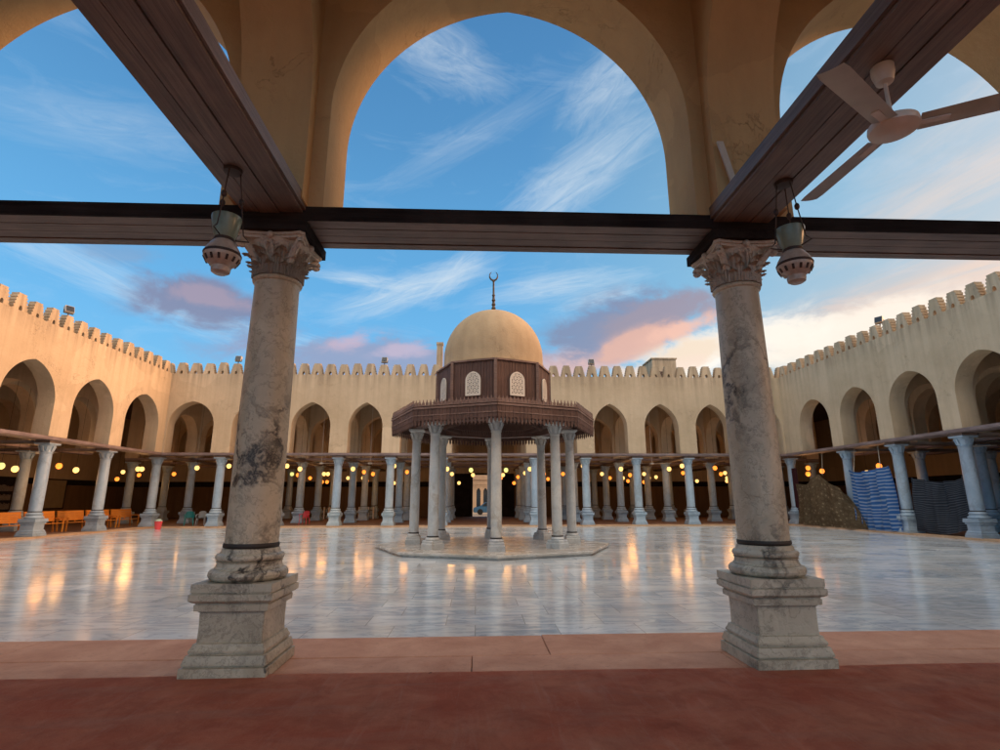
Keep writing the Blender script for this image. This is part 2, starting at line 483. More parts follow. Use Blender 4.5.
# ------------------------------------------------------------------ setting: ground, court, floors
XL, XR, D, YN = -19.9, 20.57, 34.75, 6.96      # court faces
mb = MB(); mb.box(-500, 500, -300, 700, -.6, -.13)
struct(mb.build('ground', M['ground'], smooth=0))
mb = MB(); mb.box(XL - .1, XR + .1, YN - .3, D + .1, -.125, -.085)
struct(mb.build('court_floor', M['floor'], smooth=0))
mb = MB(); mb.box(-27, 27.5, -9.5, 5.47, -.125, 0.0)
struct(mb.build('gallery_floor', M['carpet_far'], smooth=0))
mb = MB(); mb.grid(lambda u, v: Vector((-20 + 41 * u, -9.4 + 14.95 * v, .012 + .006 * math.sin(u * 61 + v * 9) * math.sin(v * 23 + u * 17))), 120, 60, .008)
struct(mb.build('carpet', M['carpet']))
# two rows of kerb slabs at the court edge
mb = MB()
rnd = random.Random(3)
for (y0, y1) in ((5.47, 6.12), (6.132, YN)):
    x = -20.0
    while x < 20.6:
        L = rnd.uniform(1.9, 3.1)
        dz = rnd.uniform(-.008, .0)
        mb.box(x, min(x + L, 20.7) - .008, y0, y1 + (rnd.uniform(-.02, .02) if y1 == YN else 0), -.122, dz)
        x += L
bmesh.ops.bevel(mb.bm, geom=mb.bm.edges[:], offset=.006, segments=1, affect='EDGES')
struct(mb.build('kerb', M['kerb'], smooth=20))
# gallery floors with kerb stones round the court
mb = MB()
mb.box(-46, 47, D + .45, 53, -.125, -.012)
mb.box(-38, XL - .45, -9, D + .45, -.126, -.012)
mb.box(XR + .45, 39, -9, D + .45, -.126, -.012)
struct(mb.build('side_gallery_floor', M['carpet_far'], smooth=0))
mb = MB()
def stones(a, b, horizontal, c0, c1):
    p = a
    while p < b:
        L = min(rnd.uniform(1.2, 2.0), b - p)
        z = rnd.uniform(-.01, .004)
        if horizontal:
            mb.box(p, p + L - .01, c0, c1, -.124, z)
        else:
            mb.box(c0, c1, p, p + L - .01, -.124, z)
        p += L
stones(XL - .45, XR + .45, True, D - .12, D + .45)
stones(YN, D - .13, False, XL - .45, XL + .12)
stones(YN, D - .13, False, XR - .12, XR + .45)
struct(mb.build('kerb_stones', M['kerb_side'], smooth=0))

# ------------------------------------------------------------------ column parts (shared meshes)
def pedestal_mb(bev=True):
    mb = MB()
    prof = [(.398, 0), (.398, .093), (.366, .097), (.366, .106), (.384, .112), (.384, .128), (.372, .165), (.366, .192), (.338, .196), (.338, .206),
            (.352, .212), (.352, .232), (.332, .262), (.326, .285), (.304, .290), (.301, .42), (.304, .556), (.312, .560), (.312, .570), (.346, .574),
            (.350, .628), (.338, .632), (.338, .642), (.372, .655), (.390, .672), (.390, .728), (.368, .732), (.368, .740), (.380, .744), (.380, .82)]
    mb.square(prof)
    if bev:
        es = [e for e in mb.bm.edges if abs(e.verts[0].co.z - e.verts[1].co.z) > .012 and abs(e.verts[0].co.x - e.verts[1].co.x) < .05]
        bmesh.ops.bevel(mb.bm, geom=es, offset=.007, segments=2, affect='EDGES')
    n0 = len(mb.bm.verts)
    tor = []
    def torus(rc, z0, z1):
        for i in range(7):
            a = -PI / 2 + PI * i / 6
            tor.append((rc + (z1 - z0) / 2 * math.cos(a), (z0 + z1) / 2 + (z1 - z0) / 2 * math.sin(a)))
    tor.append((.34, .821))
    torus(.325, .824, .93)
    tor.append((.325, .94)); tor.append((.312, .955)); tor.append((.307, .985)); tor.append((.318, 1.0))
    torus(.292, 1.005, 1.075)
    tor.append((.285, 1.085)); tor.append((.275, 1.12)); tor.append((.262, 1.125))
    mb.lathe(tor, 40)
    return mb

def shaft_mb():
    mb = MB()
    mb.lathe([(.256, 1.12), (.258, 1.5), (.257, 2.2), (.251, 3.0), (.243, 3.7), (.240, 3.95), (.243, 3.99), (.262, 4.0), (.270, 4.02), (.262, 4.04), (.24, 4.045)], 48)
    return mb

def capital_mb():
    """Corinthian capital: bell, two rows of acanthus leaves, corner volutes, concave abacus; z from 0 to .47"""
    mb = MB()
    mb.lathe([(.228, 0), (.234, .02), (.230, .06), (.236, .2), (.275, .32), (.335, .40), (.34, .42)], 32)
    def leaf(ang, w0, h, out, r0):
        def fn(u, v):
            s = (v - .5) * 2
            t = u
            lob = 1 + .16 * math.sin(t * 19) * abs(s)
            w = w0 * (1 - .62 * t ** 2.2) * (.75 + .5 * math.sin(min(1, t * 1.25) * PI * .5)) * lob
            curl = max(0, t - .72) / .28
            z = h * (t - .20 * curl ** 2)
            r = r0 + .012 + out * (t ** 3.2) + .03 * curl + .022 * (1 - abs(s)) ** .7 - .012 * math.cos(s * 9)
            a = s * w / (r0 + .05)
            x, y = r * math.cos(a), r * math.sin(a)
            return Vector((x, y, z + .015 - .02 * abs(s) * t))
        st = len(mb.bm.verts)
        mb.grid(fn, 9, 8, .022)
        mb.xf(Matrix.Rotation(ang, 4, 'Z'), st)
    for k in range(12):
        leaf(2 * PI * k / 12, .066, .165, .050, .230)
        leaf(2 * PI * (k + .5) / 12, .064, .26, .062, .238)
    for k in range(8):
        leaf(2 * PI * (k + .5) / 8, .075, .355, .095, .246)
    for k in range(24):       # drilled stems between the leaves
        a = 2 * PI * (k + .25) / 24
        mb.tube([(.245 * math.cos(a), .245 * math.sin(a), .03), (.262 * math.cos(a + .05), .262 * math.sin(a + .05), .20), (.315 * math.cos(a - .03), .315 * math.sin(a - .03), .36)], [.010, .013, .016], 5)
    for k in range(4):
        a = PI / 4 + k * PI / 2
        st = len(mb.bm.verts)
        pts, rs = [], []
        for i in range(8):
            t = i / 7
            pts.append((.25 + .19 * t ** 1.3, 0, .18 + .21 * t)); rs.append(.050 - .014 * t)
        for i in range(1, 15):
            b = PI / 2 - i * .42
            q = .050 * (1 - i / 18)
            pts.append((.435 + q * math.cos(b), 0, .345 + q * math.sin(b))); rs.append(.034 - i * .001)
        mb.tube(pts, rs, 7)
        for s in (-1, 1):     # inner helices toward the face centre
            pts = [(.25 + .03 * t, s * (.03 + .10 * t), .24 + .15 * t) for t in (0, .25, .5, .75, 1)]
            pts += [(.285, s * (.13 + .03 * math.cos(b) - .03), .375 + .03 * math.sin(b)) for b in (1.0, 0.2, -.7, -1.6, -2.5)]
            st2 = len(mb.bm.verts)
            mb.tube(pts, .020, 6)
            mb.xf(Matrix.Rotation(s * .28, 4, 'Z'), st2)
        mb.xf(Matrix.Rotation(a, 4, 'Z'), st)
    out = []
    for k in range(4):
        a0 = PI / 4 + k * PI / 2
        for i in range(-6, 6):
            q = a0 + (i + .5) / 6 * PI / 4
            d = abs((i + .5) / 6)
            r = .50 - .165 * (1 - (1 - d) ** 2.2) if d > .12 else .50
            out.append((r, q))
    for z0, z1, kk in ((.408, .44, .94), (.44, .472, 1.0)):
        lo = [mb.bm.verts.new((kk * r * math.cos(q), kk * r * math.sin(q), z0)) for r, q in out]
        hi = [mb.bm.verts.new((kk * r * math.cos(q), kk * r * math.sin(q), z1)) for r, q in out]
        n = len(lo)
        for i in range(n):
            j = (i + 1) % n
            mb.bm.faces.new((lo[i], lo[j], hi[j], hi[i]))
        mb.bm.faces.new(lo[::-1]); mb.bm.faces.new(hi)
    for k in range(4):        # abacus flowers
        a = k * PI / 2
        mb.ball((.34 * math.cos(a), .34 * math.sin(a), .435), .042, 10)
    return mb

def plain_capital_mb():
    mb = MB()
    mb.lathe([(.235, 0), (.25, .02), (.235, .05), (.24, .16), (.275, .27), (.315, .34), (.345, .385)], 24)
    for k in range(8):
        a = 2 * PI * k / 8
        mb.bar((.245 * math.cos(a), .245 * math.sin(a), .06), (.33 * math.cos(a), .33 * math.sin(a), .33), .10, .04)
    mb.square([(.315, .386), (.355, .42), (.355, .47)])
    return mb

def band_mb(r=.266, z0=1.122, z1=1.172):
    mb = MB()
    mb.lathe([(r - .012, z0), (r, z0 + .01), (r + .004, z0 + .02), (r + .004, z0 + .035), (r - .002, z1), (r - .02, z1)], 40)
    return mb

ped_near = pedestal_mb().mesh('pedestal', M['marble_near'], 22)
shaft_near = shaft_mb().mesh('shaft', M['marble_near'])
cn, cb = NT(M['capital_near'].node_tree), M['capital_near'].node_tree.nodes['Principled BSDF']
cq = cn.coord()
cn.t.links.new(cn.bump(cn.math('ADD', cn.noise(cn.mapping(cq, (1, 1, .55)), 26, 5, .6, 1.2), cn.math('MULTIPLY', cn.noise(cq, 80, 5), .3)), .9, .03), cb.inputs['Normal'])
cap_near = capital_mb().mesh('capital', M['capital_near'], 50)
band = band_mb().mesh('band', M['iron'])
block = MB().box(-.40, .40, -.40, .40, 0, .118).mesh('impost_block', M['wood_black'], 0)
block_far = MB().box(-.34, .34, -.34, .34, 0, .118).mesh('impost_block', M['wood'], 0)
ped_far = pedestal_mb(False).mesh('pedestal', M['marble_far'])
shaft_far = shaft_mb().mesh('shaft', M['marble_far'])
cap_far = plain_capital_mb().mesh('capital', M['marble_far'])

def column(x, y, near, label, group, sz=1.0, rz=0.0):
    t = thing('marble_column', label, 'column', (x, y, 0), rz, group)
    t.scale = (1, 1, sz)
    link('pedestal', ped_near if near else ped_far, t)
    link('band', band, t)
    link('shaft', shaft_near if near else shaft_far, t)
    link('capital', cap_near if near else cap_far, t, (0, 0, 4.035))
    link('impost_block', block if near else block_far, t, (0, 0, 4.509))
    return t

# ------------------------------------------------------------------ near gallery (the one the camera stands in)
NEARX = [-12.7, -7.5, -2.31, 3.09, 8.45, 13.8]
ZT = 4.785
g = 'big foreground columns'
column(-2.31, 5.85, True, 'tall brown black-veined marble column, warm lit right side, foreground left of the fountain', g)
column(3.09, 5.85, True, 'tall grey-brown smooth marble column, foreground right of the fountain', g, rz=PI / 2)
column(-7.5, 5.85, True, 'foreground marble column just outside the view on the left', g, rz=PI)
column(8.45, 5.85, True, 'foreground marble column just outside the view on the right', g, rz=-PI / 2)

bays = []
for a, b in zip(NEARX, NEARX[1:]):
    bays.append(((a + b) / 2, (b - a) / 2 - .57, 6.0, 8.41))
bays = [(-15.4, 2.1, 6.0, 8.41)] + bays + [(16.5, 2.1, 6.0, 8.41)]
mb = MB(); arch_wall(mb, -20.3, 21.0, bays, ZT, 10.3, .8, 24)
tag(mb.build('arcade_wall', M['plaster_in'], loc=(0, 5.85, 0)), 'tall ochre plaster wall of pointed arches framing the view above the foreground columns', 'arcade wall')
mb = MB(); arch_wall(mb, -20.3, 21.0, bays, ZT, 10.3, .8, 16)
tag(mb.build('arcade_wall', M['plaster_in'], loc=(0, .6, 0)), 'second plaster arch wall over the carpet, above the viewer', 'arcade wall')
names = {-7.5: 'plaster cross arch over the beam outside the left edge', -2.31: 'brown plaster cross arch rising above the left foreground column',
         3.09: 'brown plaster cross arch rising above the right foreground column', 8.45: 'plaster cross arch over the beam outside the right edge'}
tnames = {-7.5: 'plank tie beam outside the left edge of the view', -2.31: 'dark plank tie beam slanting from the left column to the upper left',
          3.09: 'dark plank tie beam slanting up right, carrying the ceiling fan', 8.45: 'plank tie beam outside the right edge of the view'}
for x in (-7.5, -2.31, 3.09, 8.45):
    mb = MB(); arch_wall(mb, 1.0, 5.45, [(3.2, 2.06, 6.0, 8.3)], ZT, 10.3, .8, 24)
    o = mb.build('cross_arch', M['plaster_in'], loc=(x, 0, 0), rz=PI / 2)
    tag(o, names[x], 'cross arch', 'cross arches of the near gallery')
    b = beam_mb(13.45, .66, .16, 3, int(x * 10)).build('tie_beam', M['wood'], loc=(x + (.03 if x < 0 else -.07), -8.0, 4.70), rz=PI / 2, smooth=0)
    tag(b, tnames[x], 'beam', 'wooden tie beams of the near gallery')
b = beam_mb(33.0, .66, .15, 4, 5).build('tie_beam', M['wood'], loc=(-16.0, 5.83, 4.63), smooth=0)
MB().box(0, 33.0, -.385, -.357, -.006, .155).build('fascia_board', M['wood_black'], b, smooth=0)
tag(b, 'long dark plank tie beam crossing the whole view on both foreground columns', 'beam', 'wooden tie beams of the near gallery')
mb = MB(); mb.box(-27, 27.5, -4.3, 5.45, 10.32, 10.5)  # unseen roof; its back edge is placed to let fill light into the gallery
tag(mb.build('gallery_roof', M['ceiling'], smooth=0), 'dark boarded roof over the near gallery, above the frame', 'roof')
# plank stub left of the right cross arch
mb = MB(); mb.obox((2.80, 5.20, 5.31), (.035, 0, 0), (0, .012, 0), (-.055, .0, .26))
tag(mb.build('wooden_plank', M['fan'], smooth=0), 'short pale plank leaning on the pier above the right column', 'plank')

# ------------------------------------------------------------------ hanging glass lamps under the near beams
def hanging_lamp(loc, label, rz):
    t = thing('hanging_lamp', label, 'lamp', loc, rz, 'old glass lamps hanging beside the foreground columns')
    t.scale = (.96, .96, 1.18)
    mb = MB(); mb.lathe([(.02, .02), (.085, .02), (.09, .0), (.085, -.025), (.03, -.035)], 20)
    for k in range(3):
        a = 2 * PI * k / 3
        mb.tube([(.07 * math.cos(a), .07 * math.sin(a), -.02), (.075 * math.cos(a), .075 * math.sin(a), -.05)], .008, 6)
    mb.build('ceiling_plate', M['iron_brown'], t)
    for k in range(3):
        a = 2 * PI * k / 3
        c, s = math.cos(a), math.sin(a)
        mb = MB()
        pts = [(.075 * c, .075 * s, -.04), (.11 * c, .11 * s, -.27), (.16 * c, .16 * s, -.555)]
        mb.tube(pts, .006, 6)
        mb.ball((.11 * c, .11 * s, -.27), .026, 10, 1.2)
        mb.tube([(.16 * c, .16 * s, -.555), (.215 * c, .215 * s, -.60), (.10 * c, .10 * s, -.615)], .006, 6)
        mb.build('chain', M['iron_brown'], t)
    mb = MB(); mb.lathe([(.125, -.44), (.135, -.43), (.138, -.445), (.125, -.50), (.105, -.58), (.09, -.615), (.085, -.615), (.10, -.57), (.118, -.50)], 24, cap=False)
    mb.build('glass_cup', M['glass_green'], t)
    mb = MB(); mb.lathe([(.088, -.612), (.092, -.625), (.088, -.64)], 24)
    mb.build('neck_ring', M['iron_brown'], t)
    mb = MB(); mb.lathe([(.085, -.638), (.115, -.665), (.152, -.715), (.168, -.755), (.165, -.785), (.14, -.82), (.10, -.845), (.082, -.855), (.088, -.872), (.082, -.90), (.055, -.915)], 28)
    mb.build('glass_bowl', M['glass_red'], t)
    mb = MB()
    for k in range(14):
        a = 2 * PI * k / 14
        mb.bar((.163 * math.cos(a), .163 * math.sin(a), -.79), (.138 * math.cos(a), .138 * math.sin(a), -.828), .022, .006, (math.cos(a), math.sin(a), .4))
    mb.lathe([(.166, -.742), (.172, -.752), (.169, -.765)], 28, cap=False)
    mb.build('bowl_ornament', M['iron_brown'], t)
    return t
hanging_lamp((-2.37, 4.66, 4.70), 'green and rose glass lamp hanging from the left slanting beam', .5)
hanging_lamp((3.07, 4.66, 4.70), 'green and rose glass lamp hanging from the right slanting beam', .9)

# ------------------------------------------------------------------ ceiling fans
def fan_blade(L, w0, w1):
    def fn(u, v):
        x = .15 + L * u
        w = w0 + (w1 - w0) * u
        y = (v - .5) * w
        e = max(0, u - .93) / .07
        y *= 1 - .10 * e * e
        return Vector((x, y, -.014 * (v - .5) * 2 - .008 * (1 - (2 * v - 1) ** 2)))
    mb = MB(); mb.grid(fn, 12, 6, .006)
    mb.bar((.10, 0, -.005), (.32, 0, -.014), .05, .008)
    return mb
def ceiling_fan(loc, rod, label, group, rz=0.0, scale=1.0, mat='fan'):
    t = thing('ceiling_fan', label, 'fan', loc, rz, group)      # origin at the hub
    mb = MB(); mb.lathe([(.02, -.06), (.09, -.055), (.12, -.04), (.155, -.02), (.16, .0), (.155, .03), (.12, .055), (.06, .075), (.03, .08)], 32)
    mb.build('motor_housing', M[mat], t)
    mb = MB(); mb.lathe([(.014, .07), (.014, rod - .12)], 12)
    mb.build('downrod', M[mat], t)
    mb = MB(); mb.lathe([(.02, rod - .14), (.055, rod - .13), (.075, rod - .05), (.075, rod)], 20)
    mb.build('canopy', M[mat], t)
    bm_ = fan_blade(.80, .155, .175).mesh('blade', M[mat])
    for k in range(3):
        link('blade', bm_, t, (0, 0, 0), 2 * PI * k / 3)
    return t
ceiling_fan((2.97, 3.19, 4.19), .51, 'grimy beige three-blade ceiling fan under the right slanting beam', None, R(92))

# ------------------------------------------------------------------ court arcades: walls, merlons
ZB = 4.485
MER = [(-.385, 0)]
for i in range(5):
    x0 = -.395 + .15 * i / 4.4
    z = .145 * i
    MER += [(x0, z), (x0, z + .085), (x0 + .062, z + .09), (x0 + .062, z + .14)]
MER = MER[1:] + [(-.205, .74), (-.205, .78)]
MER = MER + [(-x, z) for x, z in reversed(MER)]
MER += [(.085, 0), (.085, .15), (.055, .22), (0, .25), (-.055, .22), (-.085, .15), (-.085, 0)]
mer_me = MB().prism(MER, -.17, .17).mesh('merlon', M['plaster'], 0)
nb = 34.75

def parapet_wall(label, u0, u1, bays, loc, rz, pitch, ztop=9.64, cat='arcade wall'):
    mb = MB(); arch_wall(mb, u0, u1, bays, ZB, ztop, .8, 14)
    w = mb.build('arcade_wall', M['plaster'], loc=loc, rz=rz)
    tag(w, label, cat)
    n = int((u1 - u0) / pitch)
    p = (u1 - u0) / n
    for i in range(n):
        m = link('merlon', mer_me, w, (u0 + p * (i + .5), -.15 + random.uniform(-.01, .01), ztop - .003))
        m.scale = (random.uniform(.93, 1.05), random.uniform(.9, 1.05), random.uniform(.93, 1.05))
        m.rotation_euler = (0, R(random.uniform(-1.2, 1.2)), R(random.uniform(-2, 2)))
    return w

FARX = [-16.3, -12.55, -8.9, -5.55, -2.2, 3.8, 7.15, 10.55, 14.0, 17.4]
fx = [-20.35] + FARX + [21.0]
FB = []
for a, b in zip(fx, fx[1:]):
    wide = b - a > 5
    FB.append(((a + b) / 2, (b - a) / 2 - .58, 6.2 if not wide else 5.9, 7.8 if not wide else 8.3))
parapet_wall('far cream plaster arcade wall with stepped merlons, behind the domed fountain', -20.7, 21.37, FB, (0, D + .4, 0), 0, .86)
LY = [9.6, 13.75, 17.9, 22.05, 26.2, 30.35, 34.75]
LB = [((a + b) / 2 + (0 if b < 34 else -.15), (b - a) / 2 - .58, 6.0, 7.8) for a, b in zip(LY, LY[1:])]
# side walls: local x runs along world y (rz = +90 deg); local +y is world -x
parapet_wall('orange lit plaster arcade wall with stepped merlons along the left of the court', 6.3, D, LB, (XL - .4, 0, 0), PI / 2, .93)
RY = [7.3, 11.0, 14.7, 18.4, 22.1, 25.85, 29.55, 33.4]
RB = [((a + b) / 2, (b - a) / 2 - .48, 6.0, 7.55) for a, b in zip(RY, RY[1:])]
parapet_wall('grey-green shaded plaster arcade wall with stepped merlons along the right of the court', 6.3, D, RB, (XR + .4, 0, 0), PI / 2, .93)

# columns of the court arcades
SZ = .935
def pos_word(i, n):
    return ORD[i] if i < len(ORD) else str(i)
g = 'columns of the far arcade front row'
for i, x in enumerate([-20.3] + FARX + [21.0]):
    if i == 0:
        lab = 'pale marble column in the far left corner of the court'
    elif i == 11:
        lab = 'blue-grey marble column in the far right corner of the court'
    elif i <= 5:
        lab = 'front column of the far arcade, %s left of the fountain axis' % ORD[5 - i]
    else:
        lab = 'front column of the far arcade, %s right of the fountain axis' % ORD[i - 6]
    column(x, D + .4, False, lab, g, SZ)
for i, y in enumerate([30.35, 26.2, 22.05]):
    column(XL - .4, y, False, 'lilac-grey marble column of the left arcade, %s from the far corner' % ORD[i + 1], 'columns of the left arcade', SZ)
for i, y in enumerate([29.55, 25.85, 22.1, 18.4]):
    column(XR + .4, y, False, 'blue-grey marble column of the right arcade, %s from the far corner' % ORD[i + 1], 'columns of the right arcade', SZ)

# inner rows
g2 = 'columns deep inside the far gallery'
INX = [-24.5] + [-20.3] + FARX + [21.0] + [25.2]
for r, y in enumerate((39.5, 43.9, 48.3)):
    for i, x in enumerate(INX):
        if r == 2 and not -17 < x < 18:
            continue
        column(x, y, False, 'dim inner column of the far gallery, %s row back, %s from the left' % (ORD[r + 1], ORD[i]), g2, SZ)
for i, y in enumerate((30.35, 26.2, 22.05)):
    for r, x in enumerate((-24.5, -28.7)):
        column(x, y, False, 'dim inner column of the left gallery, %s row back, %s from the far end' % (ORD[r + 1], ORD[i]), 'columns inside the left gallery', SZ)
for i, y in enumerate((29.55, 25.85, 22.1)):
    for r, x in enumerate((25.2, 29.4)):
        column(x, y, False, 'dim inner column of the right gallery, %s row back, %s from the far end' % (ORD[r + 1], ORD[i]), 'columns inside the right gallery', SZ)

# inner arcade walls and cross arches
for r, y in enumerate((39.5, 43.9, 48.3)):
    mb = MB(); arch_wall(mb, -24.9, 25.6, [((a + b) / 2, (b - a) / 2 - .5, 6.0, 7.5 if b - a < 5 else 8.1) for a, b in zip(INX, INX[1:])], ZB, 8.95, .7, 12)
    tag(mb.build('inner_arcade_wall', M['plaster'], loc=(0, y, 0)), 'dim arch wall inside the far gallery, %s row back from the court' % ORD[r + 1], 'arcade wall')
    b = beam_mb(50.5, .6, .14, 3, r).build('tie_beam', M['rail'], loc=(-24.9, y, ZB - .142), smooth=0)
    tag(b, 'timber tie beam across the inner columns of the far gallery, %s row back' % ORD[r + 1], 'beam', 'tie beams inside the galleries')
for i, x in enumerate(INX[1:-1]):
    for r, (y0, y1) in enumerate(((35.55, 39.15), (39.85, 43.55))):
        mb = MB(); arch_wall(mb, y0, y1, [((y0 + y1) / 2, (y1 - y0) / 2 - .2, 5.8, 7.3)], ZB, 8.95, .7, 12)
        tag(mb.build('cross_arch', M['plaster'], loc=(x, 0, 0), rz=PI / 2), 'dim cross arch inside the far gallery, %s from the left, %s bay back' % (ORD[i], ORD[r]), 'cross arch', 'cross arches of the far gallery')
    b = beam_mb(16.2, .5, .13, 3, i).build('tie_beam', M['wood'], loc=(x, D + .75, ZB - .30), rz=PI / 2, smooth=0)
    tag(b, 'dark timber tie beam running back into the far gallery, %s from the left' % ORD[i], 'beam', 'tie beams inside the galleries')
for side, X1, X2, ys in (('left', -24.5, -28.7, LY[3:6]), ('right', 25.2, 29.4, RY[3:7])):
    sg = -1 if side == 'left' else 1
    allb = LY if side == 'left' else RY
    for r, X in enumerate((X1, X2)):
        mb = MB(); arch_wall(mb, allb[1], 34.9, [((a + b) / 2, (b - a) / 2 - .5, 6.0, 7.5) for a, b in zip(allb[1:], allb[2:])], ZB, 8.95, .7, 12)
        tag(mb.build('inner_arcade_wall', M['plaster'], loc=(X, 0, 0), rz=PI / 2), 'dim arch wall inside the %s gallery, %s row back from the court' % (side, ORD[r + 1]), 'arcade wall')
        b = beam_mb(34.9 - allb[1], .6, .14, 3, r).build('tie_beam', M['rail'], loc=(X, allb[1], ZB - .142), rz=PI / 2, smooth=0)
        tag(b, 'timber tie beam across the inner columns of the %s gallery, %s row back' % (side, ORD[r + 1]), 'beam', 'tie beams inside the galleries')
    Xf = XL - .8 if side == 'left' else XR + .8
    for i, y in enumerate(reversed(ys)):
        a, b_ = sorted((Xf, X1 + (.35 if side == 'left' else -.35)))
        mb = MB(); arch_wall(mb, a, b_, [((a + b_) / 2, (b_ - a) / 2 - .2, 5.8, 7.3)], ZB, 8.95, .7, 12)
        tag(mb.build('cross_arch', M['plaster'], loc=(0, y, 0)), 'dim cross arch inside the %s gallery, %s from the far end' % (side, ORD[i]), 'cross arch', 'cross arches of the %s gallery' % side)
        a, b_ = sorted((Xf + .06 * sg, X2 + sg * 2.2))
        bb = beam_mb(b_ - a, .5, .13, 3, i).build('tie_beam', M['wood'], loc=(a, y, ZB - .30), smooth=0)
        tag(bb, 'dark timber tie beam running back into the %s gallery, %s from the far end' % (side, ORD[i]), 'beam', 'tie beams inside the galleries')

# front tie beams (rails)
for nm, loc, rz, L, sd in (('far', (-20.7, D + .37, ZB - .152), 0, 42.0, 1), ('left', (XL - .37, 6.4, ZB - .152), PI / 2, D - 6.42, 2), ('right', (XR + .37, 6.4, ZB - .152), PI / 2, D - 6.42, 3)):
    b = beam_mb(L, .80, .148, 4, sd).build('tie_beam', M['rail'], loc=loc, rz=rz, smooth=0)
    tag(b, 'mauve-brown timber tie beam running along the front of the %s arcade' % nm, 'beam', 'front tie beams round the court')

# roofs, back walls
mb = MB(); mb.box(-46, 47, D + .81, 53, 9.0, 9.2)
tag(mb.build('gallery_roof', M['ceiling'], smooth=0), 'dark boarded roof of the far gallery', 'roof')
mb = MB(); mb.box(-38, XL - .81, 5, D + .8, 9.01, 9.21)
tag(mb.build('gallery_roof', M['ceiling'], smooth=0), 'dark boarded roof of the left gallery', 'roof')
mb = MB(); mb.box(XR + .81, 39, 5, D + .8, 9.01, 9.21)
tag(mb.build('gallery_roof', M['ceiling'], smooth=0), 'dark boarded roof of the right gallery', 'roof')

def back_wall(label, boxes, band_boxes, dado):
    mb = MB()
    for b in boxes: mb.box(*b)
    w = mb.build('back_wall', M['plaster'], smooth=0)
    tag(w, label, 'wall')
    mb = MB()
    for b in band_boxes: mb.box(*b)
    mb.build('frieze_band', M['wood_black'], w, smooth=0)
    mb = MB()
    for b in dado: mb.box(*b)
    mb.build('dado', M['backwall'], w, smooth=0)
    return w
DX0, DX1 = -.35, 1.75
wf = back_wall('back wall of the far gallery with an open gateway in its middle',
          [(-46, DX0, 52.5, 53, -.12, 9.0), (DX1, 47, 52.5, 53, -.12, 9.0), (DX0, DX1, 52.5, 53, 3.9, 9.0)],
          [(-46, DX0 - .2, 52.4, 52.497, 2.75, 3.25), (DX1 + .2, 47, 52.4, 52.497, 2.75, 3.25)],
          [(-46, DX0 - .25, 52.44, 52.497, -.01, 2.74), (DX1 + .25, 47, 52.44, 52.497, -.01, 2.74)])
mb = MB(); mb.box(DX0 - .18, DX0, 52.36, 52.495, -.01, 4.05); mb.box(DX1, DX1 + .18, 52.36, 52.495, -.01, 4.05); mb.box(DX0, DX1, 52.36, 52.495, 3.9, 4.05)
mb.build('gate_frame', M['wood_black'], wf, smooth=0)
mb = MB()
mb.box(DX0 - 1.9, DX0 - .2, 52.25, 52.35, .0, 4.0)
for k in range(3): mb.box(DX0 - 1.85 + .55 * k, DX0 - 1.40 + .55 * k, 52.21, 52.248, .2, 3.8)
mb.build('gate_leaf', M['wood_black'], wf, smooth=0)
mb = MB()
mb.box(DX1 + .2, DX1 + 1.9, 52.25, 52.35, .0, 4.0)
for k in range(3): mb.box(DX1 + .25 + .55 * k, DX1 + .70 + .55 * k, 52.21, 52.248, .2, 3.8)
mb.build('gate_leaf', M['wood_black'], wf, smooth=0)
back_wall('back wall of the left gallery, tan above a brown dado', [(-33.3, -32.8, -9, 52.4, -.12, 9.0)],
          [(-32.797, -32.7, 6, 52.3, 2.75, 3.2)], [(-32.797, -32.73, 6, 52.3, -.01, 2.74)])
back_wall('back wall of the right gallery, tan above a brown dado', [(33.6, 34.1, -9, 52.4, -.12, 9.0)],
          [(33.5, 33.597, 6, 52.3, 2.75, 3.2)], [(33.53, 33.597, 6, 52.3, -.01, 2.74)])

# ------------------------------------------------------------------ beyond the gate: street facade and car
f = thing('street_building', 'sandy building with tall arched windows seen through the far gateway', 'building', (0, 75, 0))
mb = MB(); arch_wall(mb, -6, 8, [(c, .28, 2.6, 3.1) for c in (-4.6, -3.4, -2.2, -1.0, .3, 1.25, 2.2, 3.4, 4.6, 5.8)], .55, 7.5, .4, 8)
mb.box(-6, 8, -.21, .2, -.13, .55)
mb.build('wall', M['facade'], f)
mb = MB(); mb.box(-6.1, 8.1, -.32, -.203, 4.2, 4.45); mb.box(-6.1, 8.1, -.28, -.203, 3.55, 3.65)
for k in range(40): mb.box(-6 + .35 * k, -5.85 + .35 * k, -.27, -.203, 3.25, 3.54)
mb.build('cornice', M['facade'], f, smooth=0)
for c in (-1.0, .3, 1.25, 2.2):
    MB().box(c - .3, c + .3, .05, .1, .56, 3.2).build('window', M['glassdark'], f, smooth=0)
c = thing('parked_car', 'blue car parked in the street beyond the far gateway', 'car', (1.7, 63, -.13), 0)
body = [(-2.0, .25), (-2.05, .6), (-1.95, .82), (-1.2, .92), (-.75, 1.38), (.65, 1.42), (1.3, .98), (1.95, .88), (2.05, .6), (2.0, .25)]
mb = MB(); mb.prism(body, -.8, .8)
bmesh.ops.bevel(mb.bm, geom=mb.bm.edges[:], offset=.06, segments=2, affect='EDGES')
mb.build('body', M['car'], c)
MB().prism([(-1.05, .95), (-.68, 1.32), (-.05, 1.35), (-.05, .95)], -.815, .815).build('window', M['glassdark'], c, smooth=0)
MB().prism([(.02, .95), (.02, 1.35), (.58, 1.36), (1.1, .98)], -.815, .815).build('window', M['glassdark'], c, smooth=0)
